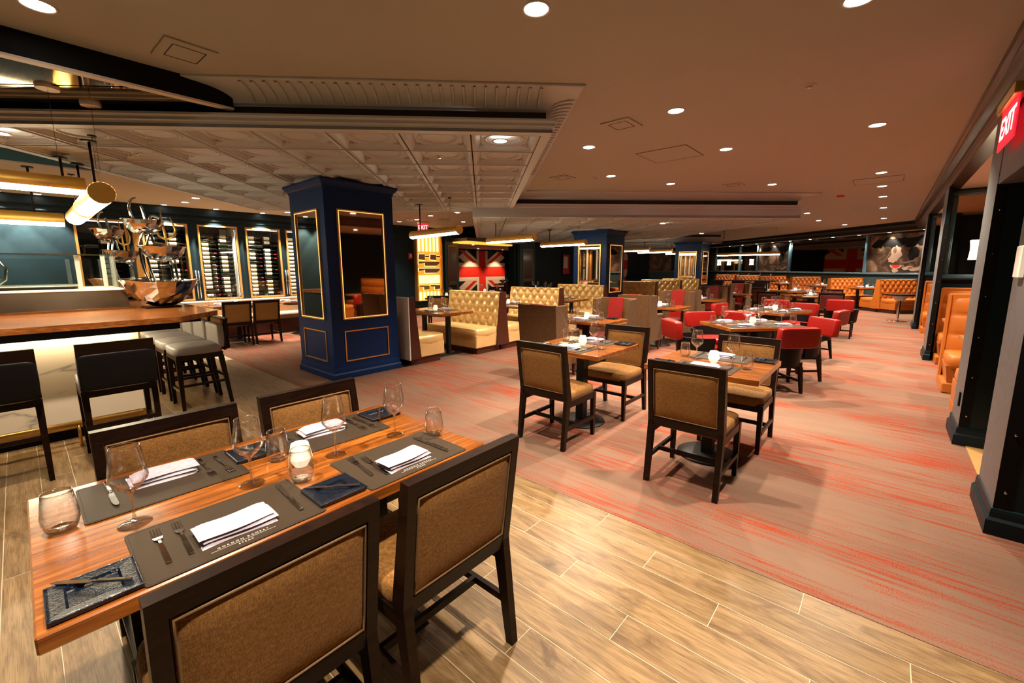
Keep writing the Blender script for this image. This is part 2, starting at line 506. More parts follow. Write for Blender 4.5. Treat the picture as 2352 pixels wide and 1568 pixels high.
# ------------------------------------------------------------------ the room
WX = .57            # face of the right-hand wall
CZ = 2.90           # main ceiling
FE = 2.205          # where the wood tiles meet the carpet
# floor: grout bed with plank tiles, then carpet
b = MB(); b.box(-12, 4, -4.5, FE, -.06, -.0013); floor = struct(b.obj('floor', m_grout))
PW, PL = .1615, .987
b = MB(); b.box(-(PL - .0035) / 2, (PL - .0035) / 2, -(PW - .0035) / 2, (PW - .0035) / 2, -.03, 0, .0008)
plank_me = b.mesh('plank', m_plank)
for r in range(23):
    y = FE - PW * (r + .5)
    off = -1.137 + .355 * r
    k0 = math.floor((-8.2 - off) / PL)
    for k in range(k0, k0 + 11):
        x = off + PL * (k + .5)
        if x > 1.9 or x < -8.2: continue
        if y < -.6 and x < -6.2: continue
        link('plank', plank_me, floor, (x, y, 0))
b = MB(); b.box(-24, 6, FE + .003, 36, -.06, 0.0); struct(b.obj('floor_carpet', m_carpet))
b = MB(); b.box(-24, -8.7, -4.5, FE + .002, -.05, -.001); struct(b.obj('floor_bar', m_plank))
# main ceiling
b = MB(); b.box(-24, 6, -4.5, 36, CZ, CZ + .1); struct(b.obj('ceiling', m_ceiling))

# shell walls outside the picture
b = MB(); b.box(-24, 6, -4.6, -4.5, -.06, 3.0); struct(b.obj('wall_back', m_teal))
b = MB(); b.box(-24.1, -24, -4.5, 36, -.06, 3.0); struct(b.obj('wall_left', m_darkteal))
b = MB(); b.box(6, 6.1, -4.5, 36, -.06, 3.0); struct(b.obj('wall_right', m_darkteal))
b = MB(); b.box(-24, 6, 36, 36.1, -.06, 3.0); struct(b.obj('wall_front', m_darkteal))

def dl(s, a0, a1, n):
    return [a0 + (a1 - a0) * (i + .5) / n for i in range(n)]

# --- pressed-tin trays, hung under the ceiling and turned 45 degrees to the walls
def tile_mesh(tw):
    h = tw / 2 - .005
    b = MB()
    # stepped frame -> cove -> flat field; rings of squares joined
    rings = [(h, .0), (h, .006), (h - .018, .006), (h - .023, .0), (h - .034, .0), (h - .039, .012), (h - .074, .050), (h - .084, .042)]
    vv = []
    for rr, z in rings:
        vv += [(-rr, -rr, z), (rr, -rr, z), (rr, rr, z), (-rr, rr, z)]
    ff = []
    for k in range(len(rings) - 1):
        for i in range(4):
            j = (i + 1) % 4
            ff.append((k * 4 + i, k * 4 + j, k * 4 + 4 + j, k * 4 + 4 + i))
    k = (len(rings) - 1) * 4
    ff.append((k, k + 1, k + 2, k + 3))
    b.add(vv, ff)
    # raised wreath and inner ring
    R_ = h - .118
    b.smooth = True
    b.tube([(R_ * math.cos(a), R_ * math.sin(a), .042) for a in [2 * PI * i / 20 for i in range(20)]], .011, 5, closed=True)
    b.tube([(R_ * .86 * math.cos(a), R_ * .86 * math.sin(a), .043) for a in [2 * PI * i / 16 for i in range(16)]], .007, 4, closed=True)
    for q in range(4):          # leaf sprays in the corners
        a = PI / 4 + q * PI / 2
        c = (h - .07)
        px, py = c * math.copysign(1, math.cos(a)), c * math.copysign(1, math.sin(a))
        for da in (-.5, 0, .5):
            d = a + PI + da
            b.tube([(px, py, .024), (px + .035 * math.cos(d), py + .035 * math.sin(d), .034), (px + .07 * math.cos(d), py + .07 * math.sin(d), .044)], [.003, .010, .003], 4)
    return b.mesh('ceiling_tile', m_tin)

def tray(name, a0, a1, b0, b1, z, fascia, label, ribs, skip=None, moldmat=None):
    """a0..a1, b0..b1 in the turned frame; the object itself is turned by 45 degrees"""
    o = struct(thing(name, label, 'ceiling', (0, 0, 0), PI / 4)); del o['category']
    path = [(a0, b0), (a1, b0), (a1, b1), (a0, b1)]     # outside on the right hand
    mm = moldmat or m_tin
    zt = z + fascia
    b = MB()
    # underside border
    fw_ = .085
    for x0, x1, y0, y1 in ((a0, a1, b0, b0 + fw_), (a0, a1, b1 - fw_, b1), (a0, a0 + fw_, b0 + fw_, b1 - fw_), (a1 - fw_, a1, b0 + fw_, b1 - fw_)):
        b.box(x0, x1, y0, y1, z, z + .05)
    b.obj('border', m_tin, o)
    b = MB(); b.sweep([(0, z), (0, zt)], path, True); b.obj('fascia', mm, o)
    b = MB(); b.sweep([(0.0, zt - .075), (.006, zt - .06), (.018, zt - .052), (.018, zt - .030), (.034, zt - .016), (.034, zt), (-.05, zt)], path, True); b.obj('molding', mm, o)
    b = MB(); b.sweep([(-.05, zt), (-.05, CZ - .10)], path, True); b.obj('painted_gap_shade', m_tin_dark, o)  # dark colour paints in the shade of the recess behind the molding
    # concave pressed-tin cove up to the ceiling
    zc0 = CZ - .115
    cove = [(-.055, zc0 - .02), (-.045, zc0), (-.03, zc0 + .004)]
    for i in range(9):
        t_ = i / 8 * PI / 2
        cove.append((.19 - .21 * math.cos(t_), zc0 + .006 + .088 * math.sin(t_)))
    cove += [(.205, CZ - .018), (.225, CZ - .016), (.225, CZ - .001)]
    b = MB(); b.smooth = True; b.sweep(cove, path, True); b.obj('cove', m_tin, o)
    if ribs:
        rb = MB()
        pr = cove[4:12]
        for i in range(len(pr) - 1):
            (o0, z0), (o1, z1) = pr[i], pr[i + 1]
            rb.hexa([(-.012, -o0, z0 - .004), (.012, -o0, z0 - .004), (.012, -o1, z1 - .004), (-.012, -o1, z1 - .004)],
                    [(-.008, -o0 - .008, z0 - .012), (.008, -o0 - .008, z0 - .012), (.008, -o1 - .008, z1 - .012), (-.008, -o1 - .008, z1 - .012)])
        rm = rb.mesh('cove_rib', m_tin)
        n = int((a1 - a0) / .088)
        for i in range(n):
            xr = a0 + .05 + i * .088
            if xr > -1.84: link('cove_rib', rm, o, (xr, b0, 0))
        n2 = int(3.0 / .088)
        for i in range(n2):
            link('cove_rib', rm, o, (a1, b0 + .05 + i * .088, 0), PI / 2)
    # tiles
    tw = .582
    nx = int(round((a1 - a0 - 2 * fw_) / tw)); ny = int(round((b1 - b0 - 2 * fw_) / tw))
    tx = (a1 - a0 - 2 * fw_) / nx; ty = (b1 - b0 - 2 * fw_) / ny
    tm = tile_mesh(tw)
    for i in range(nx):
        for j in range(ny):
            x = a0 + fw_ + tx * (i + .5); y = b0 + fw_ + ty * (j + .5)
            if skip and skip(x, y): continue
            t_ = link('ceiling_tile', tm, o, (x, y, z + .004)); t_.scale = (tx / tw, ty / tw, 1)
    b = MB(); b.box(a0 + .05, a1 - .05, b0 + .05, b1 - .05, z + .072, z + .085); b.obj('backing', m_tin_dark, o)
    return o
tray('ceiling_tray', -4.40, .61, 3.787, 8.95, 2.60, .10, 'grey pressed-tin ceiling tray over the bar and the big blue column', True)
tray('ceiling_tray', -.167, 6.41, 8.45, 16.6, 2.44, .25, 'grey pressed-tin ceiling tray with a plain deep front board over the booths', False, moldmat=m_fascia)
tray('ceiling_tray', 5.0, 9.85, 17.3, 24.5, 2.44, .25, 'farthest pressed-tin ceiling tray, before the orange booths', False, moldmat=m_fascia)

# mirrored bar soffit with its black edge
s = struct(thing('ceiling_soffit', 'black-edged soffit with antique gold mirror panels over the bar', 'ceiling')); del s['category']
fx = -4.07
b = MB(); b.box(fx - .04, fx, -2.2, 1.30, 2.745, CZ); b.obj('black_edge', m_black, s)
b = MB(); b.box(fx - .05, fx + .012, -2.2, 1.30, 2.733, 2.748); b.obj('white_trim', m_white, s)
b = MB(); b.prism([(fx - .04, -2.2), (fx - .04, 1.25), (fx - .04 - 3.45, -2.2)], 2.75, 2.80); b.obj('soffit_core', m_black, s)
for a_, b0_, b1_ in ((0, 0, 0),):
    for k in range(4):          # mirror panels, strips parallel to the tray front
        bb0, bb1 = 3.80 - .40 * (k + 1) - .0, 3.80 - .40 * k - .02
        pts = []
        for bb, xs in ((bb1, None), (bb0, None)):
            # along constant b the plan point is ((a-b)/r2,(a+b)/r2); x = fx-.05 gives a
            a1_ = (fx - .05) / R2 + bb
            pts.append((a1_, bb))
        (aa1, _), (aa0, _) = pts
        poly = [AB(aa1 - 3.0, bb1)[:2], AB(aa1, bb1)[:2], AB(aa0, bb0)[:2], AB(aa0 - 3.0, bb0)[:2]]
        p = MB(); p.prism(poly, 2.737, 2.751); p.obj('mirror_panel', m_antique, s)
# lower soffit along the wine wall, with a teal riser
s = struct(thing('ceiling_wine_soffit', 'plain lower soffit along the wine wall with teal riser', 'ceiling')); del s['category']
b = MB(); b.box(-11.25, -8.0, -4.4, 5.2, 2.75, CZ); b.box(-11.25, -7.3, 5.2, 9.4, 2.75, CZ); b.obj('soffit_body', m_soffit, s)
b = MB(); b.box(-8.0, -7.985, -4.4, 5.2, 2.765, CZ); b.obj('teal_riser', m_teal, s)

# --- wine wall at x = -11.2
WW = -11.2
CAB = [(.80, 1.50), (1.74, 2.46), (2.66, 3.38), (3.57, 4.29), (4.45, 5.17)]
b = MB()
ys = [-4.4] + [v for c in CAB for v in c] + [9.6]
for i in range(0, len(ys), 2):
    b.box(WW - .1, WW, ys[i], ys[i + 1], 0, 2.75)
for y0, y1 in CAB:
    b.box(WW - .1, WW, y0, y1, 0, .83); b.box(WW - .1, WW, y0, y1, 2.40, 2.75)
wall_wine = struct(b.obj('wall_wine', m_darkteal))
b = MB(); b.box(WW, WW + .05, -4.4, 9.6, 2.60, 2.75); b.box(WW, WW + .025, -4.4, 9.6, 2.50, 2.53); b.obj('header_trim', m_darkteal, wall_wine)
b = MB(); b.box(WW, WW + .03, -4.4, 9.6, 0, .12); b.obj('baseboard', m_darkteal, wall_wine)
# opening beyond to the flag room: header, far wall
b = MB(); b.box(WW - .3, WW, 9.6, 13.0, 2.38, CZ); struct(b.obj('wall_flag_header', m_darkteal))
b = MB(); b.box(WW - .3, WW, 13.0, 36, 0, CZ); struct(b.obj('wall_flag_side', m_darkteal))
b = MB(); b.box(-16.2, -16.05, 8, 24, 0, CZ); struct(b.obj('wall_flag', m_darkteal))
b = MB(); b.box(-16.05, WW - .3, 8.0, 24, 2.42, 2.5); struct(b.obj('ceiling_flag_room', m_soffit))
b = MB(); b.box(-16.05, WW - .1, 8.9, 9.0, 0, 2.5); struct(b.obj('wall_flag_left', m_darkteal))
# piers beside the opening, panelled
def pier(y0, y1, lab):
    p = struct(thing('wall_pier', lab, 'pier', (WW, (y0 + y1) / 2, 0))); del p['category']
    h = (y1 - y0) / 2
    b = MB(); b.box(0, .14, -h, h, 0, 2.75); b.obj('pier_body', m_teal, p)
    for z0, z1 in ((1.02, 2.2), (.2, .94)):
        b = MB(); b.box(.138, .15, -h * .62, h * .62, z0, z1); b.obj('dark_panel', m_maroon if z0 > 1 else m_darkteal, p)
        b = MB()
        for x0, x1, q0, q1 in ((-h * .66, -h * .60, z0 - .02, z1 + .02), (h * .60, h * .66, z0 - .02, z1 + .02)):
            b.box(.14, .16, x0, x1, q0, q1)
        b.box(.14, .16, -h * .66, h * .66, z0 - .02, z0 + .01); b.box(.14, .16, -h * .66, h * .66, z1 - .01, z1 + .02)
        b.obj('gold_line_frame', m_bronze, p)
pier(9.36, 9.95, 'dark pier with a bronze-lined panel just right of the glowing knife panel')
pier(13.2, 14.15, 'teal pier with a bronze-lined dark panel to the right of the red cross flag')
# amber cove light at the opening
b = MB(); b.prism([(WW + .02, 9.7), (WW + .9, 9.7), (WW + .25, 12.6), (WW + .02, 12.6)], 2.30, 2.34)
cv = b.obj('cove_light', [m_cove]); tag(cv, 'amber glowing cove strip above the opening before the flag', 'light')
b = MB(); b.box(WW, WW + .95, 9.6, 12.7, 2.34, 2.44); struct(b.obj('trim_1', m_maroon))

# --- right-hand wall: crown, header, pillars, opening, alcove
b = MB(); b.box(WX, WX + .14, -4.5, 19.1, 2.65, CZ); hdr = struct(b.obj('wall_right_header', m_crown))
b = MB(); b.sweep([(.0, 2.66), (.012, 2.67), (.012, 2.70), (.030, 2.715), (.030, 2.735), (.045, 2.75), (.075, 2.80), (.085, 2.82), (.085, 2.845), (.11, 2.86), (.11, 2.885), (.118, 2.898)][::-1], [(WX, -4.5), (WX, 19.1)][::-1])
b.obj('crown_molding', m_crown, hdr)
m_pillar = plain('grey_pillar_paint', (.115, .115, .12), .45)
def pillar(y0, y1, lab, deep=.55, z1=2.65):
    p = struct(thing('pillar', lab, 'pillar', (WX, (y0 + y1) / 2, 0))); del p['category']
    h = (y1 - y0) / 2
    b = MB(); b.box(0, deep, -h, h, 0, z1); b.obj('pillar_body', m_darkteal, p)
    b = MB(); b.box(-.004, .001, -h + .004, h - .004, .13, z1); b.obj('side_face', m_pillar, p)
    b = MB(); b.box(-.006, .055, -h - .006, -h + .0, .13, min(z1, 2.1)); b.obj('corner_guard', m_black, p)
    b = MB()
    for k in range(6): b.lathe([(0, .006), (.006, .005), (.008, 0)], 8, Matrix.Translation((.03, -h - .006, .25 + k * .33)) @ Matrix.Rotation(PI / 2, 4, 'X'))
    b.obj('screw', m_chrome, p)['kind'] = 'stuff'
    b = MB(); b.sweep([(0, .155), (.012, .15), (.016, .13), (.016, .10), (.03, .085), (.03, .0)][::-1], [(0, h), (0, -h), (deep, -h)], False)
    b.obj('pillar_base', m_darkteal, p)
    return p
p1 = pillar(3.42, 3.92, 'nearest grey-sided pillar, cut by the frame edge', 2.2)
p2 = pillar(5.03, 5.52, 'grey-sided pillar right of the first orange booth seats')
b = MB(); b.box(-.016, -.004, -.14, -.11, .30, .42, .003); b.obj('latch', m_black, p2)
pillar(9.35, 9.95, 'dark pillar between the second and third orange booth bays', .05)
pillar(13.9, 14.6, 'narrow dark pillar at the far end of the orange bays', .05)
b = MB(); b.box(WX, WX + .14, 3.9, 5.03, 2.095, 2.66); struct(b.obj('wall_over_opening', m_pillar))
b = MB(); b.box(WX + .02, 4, 3.9, 5.1, 2.5, 2.6); b.box(3.0, 3.1, 3.4, 5.2, 0, 2.6); b.box(WX + .5, 3.1, 5.05, 5.5, 0, 2.6); struct(b.obj('wall_passage', m_darkteal))
b = MB(); b.box(WX + .05, 3.0, 3.93, 5.02, .0, .006); pf = struct(b.obj('floor_passage', m_tan))
b = MB(); b.box(WX + .01, 3.0, 5.5, 19.0, 2.655, 2.70); struct(b.obj('ceiling_alcove', m_white))
b = MB(); b.box(3.0, 3.1, 5.5, 19.0, 0, 2.7); struct(b.obj('wall_alcove', m_darkteal))
# thermostat-like plate on the nearest pillar
b = MB(); b.box(-.03, 0, -.06, .06, -.09, .09, .006); o = b.obj('switch_plate', m_white, None, (WX - .002, 3.70, 1.50)); tag(o, 'cream wall plate on the nearest grey pillar', 'switch')

# --- far wall along the turned axis, a = 14.1, and the back wall b = 26
fwall = struct(link('wall_far', None, None, (0, 0, 0), PI / 4))
b = MB(); b.box(14.1, 14.25, 12.6, 26.2, 0, 1.22); b.obj('wainscot', m_teal, fwall)
b = MB(); b.box(14.12, 14.25, 12.6, 26.2, 1.22, 2.68); b.obj('upper_wall', m_darkteal, fwall)
b = MB(); b.box(13.75, 14.2, 12.6, 26.2, 2.62, 2.66); b.obj('strip_ceiling', m_ceiling, fwall)
b = MB(); b.box(13.70, 13.78, 12.6, 26.2, 2.62, CZ); b.sweep([(0, 2.63), (.02, 2.65), (.02, 2.70), (.06, 2.76), (.1, 2.80), (.1, 2.86), (.12, 2.9)], [(13.70, 26.2), (13.70, 12.6)]); b.obj('crown_board', m_darkteal, fwall)
b = MB(); b.box(14.03, 14.12, 12.6, 26.2, 1.19, 1.25, .006); b.obj('mirror_rail', m_bluegrey, fwall)
b = MB(); b.box(14.06, 14.12, 12.6, 26.2, 1.13, 1.19); b.obj('under_rail', m_black, fwall)
segs = [(12.7, 14.98, 'mural'), (15.1, 18.95, 'mirror'), (19.05, 21.25, 'mural'), (21.35, 22.8, 'mirror'), (22.9, 25.2, 'mirror')]
mirrors = []
for s0, s1, kd in segs:
    b = MB(); b.box(14.085, 14.12, s0, s1, 1.25, 2.56)
    o = b.obj('mirror' if kd == 'mirror' else 'mural_panel', m_smoke if kd == 'mirror' else m_mural, fwall)
    mirrors.append(o)
    b = MB(); b.box(14.03, 14.12, s1, s1 + .1, 1.25, 2.56, .006); b.obj('mirror_post', m_bluegrey, fwall)
# painted shapes of the nearer mural (flat print): a pale face-like mass, a cup and its red fill
def disc(bm, a, z, ra, rz_, off, n=20, t0=0, t1=2 * PI):
    pts = [(a + ra * math.cos(t0 + (t1 - t0) * i / n), z + rz_ * math.sin(t0 + (t1 - t0) * i / n)) for i in range(n + (0 if t1 - t0 > 6.2 else 1))]
    bm.add([(14.085 - off, p[0], p[1]) for p in pts], [tuple(range(len(pts)))])
m_pale = plain('mural_pale_print', (.34, .24, .18), .5)
m_pale2 = plain('mural_dim_print', (.13, .085, .06), .5)
for cb, nm in ((13.85, 0), (20.1, 1)):
    mp, mp2 = (m_pale, m_pale2) if nm == 0 else (m_pale2, m_mural)
    def blob(bm, a, z, ra, rz_, off, sd):      # ragged patch of print
        jr = random.Random(sd); n = 18
        bm.add([(14.085 - off, a + ra * (.7 + .5 * jr.random()) * math.cos(2 * PI * k / n), z + rz_ * (.7 + .5 * jr.random()) * math.sin(2 * PI * k / n)) for k in range(n)], [tuple(range(n))])
    b = MB()
    for k in range(6): blob(b, cb - .75 + .3 * k, 2.30 - .05 * (k % 2), .26, .16, .0011 + .0001 * k, 40 + k)
    blob(b, cb - .55, 1.9, .2, .22, .0018, 3)
    b.obj('mural_print', m_black, fwall)
    b = MB(); blob(b, cb + .02, 1.92, .20, .26, .003, 5); blob(b, cb + .16, 1.72, .16, .14, .0032, 6); disc(b, cb, 1.52, .22, .14, .0034, 20, PI, 2 * PI); blob(b, cb + .02, 1.33, .12, .07, .003, 7)
    for k in range(5): blob(b, cb - .34 - .13 * k, 1.40 + .04 * math.sin(k * 2), .11, .06, .003 + .0001 * k, 20 + k)
    b.obj('mural_print', mp, fwall)
    b = MB()
    for k in range(5): blob(b, cb - .65 + .1 * k, 1.66 - .02 * k, .12, .022, .0022 + .0001 * k, 30 + k)
    blob(b, cb + .1, 2.02, .07, .12, .0042, 9); blob(b, cb - .5, 1.42, .09, .03, .0045, 12); disc(b, cb - .255, 1.48, .05, .055, .0042, 14)
    b.obj('mural_print', mp2, fwall)
    b = MB(); disc(b, cb, 1.50, .15, .085, .005, 16, PI, 2 * PI); disc(b, cb, 1.50, .15, .022, .005)
    b.obj('mural_print', m_flagred if nm == 0 else m_pale2, fwall)
bw = struct(link('wall_rear', None, None, (0, 0, 0), PI / 4))
b = MB(); b.box(2.0, 14.2, 26.2, 26.35, 0, CZ); b.obj('rear_wall', m_darkteal, bw)
b = MB(); b.box(4.0, 14.0, 26.15, 26.2, .0, 1.15); b.obj('rear_wainscot', m_teal, bw)
b = MB(); b.box(4.0, 14.0, 26.12, 26.2, 1.17, 1.23); b.obj('rear_rail', m_bluegrey, bw)
for k in range(1, 4):
    b = MB(); b.box(5.0 + 2.3 * k, 7.1 + 2.3 * k, 26.15, 26.2, 1.24, 2.3); b.obj('rear_mirror' if k != 2 else 'rear_mural', m_smoke if k != 2 else m_mural, bw)

# ------------------------------------------------------------------ panelled columns with lit mirrors
def rect_frame(b, M, w, h, t, d, z0):
    """flat frame in local x (width) and z, standing proud by d along -y"""
    b.box(-w / 2, w / 2, -d, 0, z0, z0 + t, 0, M); b.box(-w / 2, w / 2, -d, 0, z0 + h - t, z0 + h, 0, M)
    b.box(-w / 2, -w / 2 + t, -d, 0, z0 + t, z0 + h - t, 0, M); b.box(w / 2 - t, w / 2, -d, 0, z0 + t, z0 + h - t, 0, M)
def column(cx, cy_, hw, zt, label):
    c = struct(thing('column', label, 'column', (cx, cy_, 0))); del c['category']
    b = MB(); b.box(-hw, hw, -hw, hw, 0, zt); b.obj('column_body', m_navy, c)
    sq = [(-hw, -hw), (hw, -hw), (hw, hw), (-hw, hw)]
    b = MB(); b.sweep([(0, zt - .12), (.01, zt - .115), (.012, zt - .085), (.03, zt - .07), (.055, zt - .03), (.06, zt - .02), (.06, zt)], sq, True); b.obj('cornice', m_navy, c)
    b = MB(); b.sweep([(0, .16), (.008, .155), (.012, .12), (.012, .09), (.028, .07), (.03, .0)], sq, True); b.obj('column_base', m_navy, c)
    for rz in (0, PI / 2, -PI / 2, PI):
        M = Matrix.Rotation(rz, 4, 'Z') @ Matrix.Translation((0, -hw, 0))
        mw, z0, z1 = 1.38 * hw, .80, zt - .36
        b = MB(); b.box(-mw / 2 + .02, mw / 2 - .02, -.006, .0, z0 + .02, z1 - .02, 0, M); b.obj('mirror', m_smoke, c)
        b = MB(); rect_frame(b, M, mw, z1 - z0, .030, .022, z0); f = b.obj('lit_frame', m_goldframe, c)
        b = MB(); rect_frame(b, M, mw - .036, z1 - z0 - .036, .007, .025, z0 + .018); b.obj('led_line', m_frameled, f)
        b = MB(); rect_frame(b, M, mw * .97, .42, .016, .012, .23); b.obj('panel_frame', m_goldframe, c)
    return c
column(-5.93, 3.14, .50, 2.60, 'big navy column with gilt-framed mirrors beside the bar')
column(-6.08, 10.65, .50, 2.44, 'navy mirrored column behind the middle champagne booths')
column(-6.0, 17.9, .50, 2.44, 'farthest navy mirrored column, past the middle one')

# ------------------------------------------------------------------ dining chair (seat faces +y)
def make_chair():
    t = thing('dining_chair', 'dark wood dining chair', 'chair')
    W_ = .245
    for sx in (-1, 1):
        # rear post: splayed foot, knee, raked top, with the leg below as its own mesh
        x0, x1 = sorted((sx * W_, sx * (W_ - .034)))
        b = MB()
        b.hexa([(x0, -.275, 0), (x1, -.275, 0), (x1, -.243, 0), (x0, -.243, 0)], [(x0, -.232, .44), (x1, -.232, .44), (x1, -.172, .44), (x0, -.172, .44)])
        b.obj('leg', m_darkwood, t)
        b = MB()
        b.hexa([(x0, -.232, .44), (x1, -.232, .44), (x1, -.172, .44), (x0, -.172, .44)], [(x0, -.287, .868), (x1, -.287, .868), (x1, -.248, .868), (x0, -.248, .868)])
        b.obj('back_post', m_darkwood, t)
        fx0, fx1 = sorted((sx * (W_ - .003), sx * (W_ - .041)))
        b = MB(); b.hexa([(fx0 + .005, .200, 0), (fx1 - .005, .200, 0), (fx1 - .005, .228, 0), (fx0 + .005, .228, 0)], [(fx0, .190, .40), (fx1, .190, .40), (fx1, .232, .40), (fx0, .232, .40)])
        b.obj('leg', m_darkwood, t)
        b = MB(); b.box(sx * (W_ - .012) - .01, sx * (W_ - .012) + .01, -.24, .20, .155, .185); b.obj('stretcher', m_darkwood, t)
        b = MB(); b.box(sx * (W_ - .02) - .014, sx * (W_ - .02) + .014, -.19, .20, .345, .405, .003); b.obj('apron', m_darkwood, t)
    b = MB(); b.box(-W_ + .02, W_ - .02, -.06, -.04, .155, .185); b.obj('stretcher', m_darkwood, t)
    b = MB(); b.box(-W_ + .03, W_ - .03, .195, .228, .345, .405, .003); b.obj('apron', m_darkwood, t)
    def bk(z, off=0):       # y of the back's outer face at height z
        return -.232 - .055 * (z - .44) / .428 + off
    def slab(z0, z1, o0, o1, x):
        bb = [(-x, bk(z0, o0), z0), (x, bk(z0, o0), z0), (x, bk(z0, o1), z0), (-x, bk(z0, o1), z0)]
        tt = [(-x, bk(z1, o0), z1), (x, bk(z1, o0), z1), (x, bk(z1, o1), z1), (-x, bk(z1, o1), z1)]
        return bb, tt
    xi = W_ - .034
    b = MB(); b.hexa(*slab(.818, .868, 0, .040, xi)); b.obj('top_rail', m_darkwood, t)
    b = MB(); b.hexa(*slab(.405, .462, .002, .05, xi)); b.obj('lower_rail', m_darkwood, t)
    # upholstered pad, slightly domed behind and in front, with a corded edge
    def pad(u, v, sgn):
        x = (u * 2 - 1) * (xi - .003); z = .464 + .352 * v
        e = (1 - (2 * u - 1) ** 8) * (1 - (2 * v - 1) ** 8)
        return (x, bk(z, .008 if sgn < 0 else .034) + sgn * .012 * e, z)
    b = MB(); b.smooth = True
    b.grid(lambda u, v: pad(u, v, -1), 12, 10); b.grid(lambda u, v: pad(u, v, 1), 12, 10)
    up_ = b.obj('back_pad', m_fabric, t)
    b = MB(); b.smooth = True
    pp = []
    xq = xi - .008; zz0, zz1 = .472, .808
    for (xa, za), (xb, zb) in (((-xq, zz0), (xq, zz0)), ((xq, zz0), (xq, zz1)), ((xq, zz1), (-xq, zz1)), ((-xq, zz1), (-xq, zz0))):
        for k in range(6): f = k / 6; pp.append((xa + (xb - xa) * f, 0, za + (zb - za) * f))
    b.tube([(x, bk(z, .002), z) for x, _, z in pp], .0042, 5, closed=True)
    b.tube([(x, bk(z, .040), z) for x, _, z in pp], .0042, 5, closed=True)
    b.obj('piping', m_piping, up_)
    b = MB(); b.smooth = True; b.cushion((0, .018, .425), (W_ - .006, .222, .045), .3, 24, 10, None, .35); b.obj('seat', m_fabric, t)
    return Proto(t)
CH = make_chair()

# ------------------------------------------------------------------ red armchair: black shell below, red pad above (faces +y)
def make_red():
    t = thing('armchair', 'red armchair', 'chair')
    def arc(r, z, a): return (r * math.sin(a), -r * math.cos(a), z)
    def shell(r0, r1, z0, z1, amax, n=14, d=.03, tilt=0.0):
        b = MB(); b.smooth = True
        o = []
        for i in range(n + 1):
            a = -amax + 2 * amax * i / n
            o.append(a)
        b.grid(lambda u, v: arc(r0 + (r1 - r0) * v, z0 + (z1 - z0) * v, -amax + 2 * amax * u), n, 4)
        b.grid(lambda u, v: arc(r0 + (r1 - r0) * v - d, z0 + (z1 - z0) * v, -amax + 2 * amax * u), n, 4)
        b.grid(lambda u, v: arc(r1 - d * v, z1, -amax + 2 * amax * u), n, 1)
        b.grid(lambda u, v: arc(r0 - d * v, z0, -amax + 2 * amax * u), n, 1)
        for s_ in (-amax, amax): b.grid(lambda u, v: arc(r0 + (r1 - r0) * v - d * u, z0 + (z1 - z0) * v, s_), 1, 4)
        return b
    shell(.275, .30, .33, .60, 1.75, 16, .028).obj('shell', m_black_leather, t)
    b = MB(); b.smooth = True; b.cushion((0, -.255, .70), (.232, .048, .118), .20, 20, 10, Matrix.Rotation(-.0, 4, 'X')); bp = b.obj('back_pad', m_red, t); bp.rotation_euler = (.10, 0, 0); bp.location = (0, -.06, .02)
    b = MB(); b.smooth = True; b.cushion((0, .02, .42), (.235, .235, .06), .35, 20, 10, None, .3); b.obj('seat', m_red, t)
    b = MB(); b.box(-.225, .225, -.21, .225, .30, .365, .005); b.obj('seat_frame', m_darkwood, t)
    for sx in (-1, 1):
        for sy in (-1, 1):
            b = MB(); x = sx * .205; y = sy * .195; k = -.05 if sy < 0 else 0
            b.hexa([(x - .014, y - .014 + k, 0), (x + .014, y - .014 + k, 0), (x + .014, y + .014 + k, 0), (x - .014, y + .014 + k, 0)],
                   [(x - .021, y - .021, .31), (x + .021, y - .021, .31), (x + .021, y + .021, .31), (x - .021, y + .021, .31)])
            b.obj('leg', m_darkwood, t)
        b = MB(); b.box(sx * .205 - .009, sx * .205 + .009, -.22, .20, .13, .155); b.obj('stretcher', m_darkwood, t)
    b = MB(); b.box(-.20, .20, -.03, -.01, .13, .155); b.obj('stretcher', m_darkwood, t)
    return Proto(t)
RED = make_red()

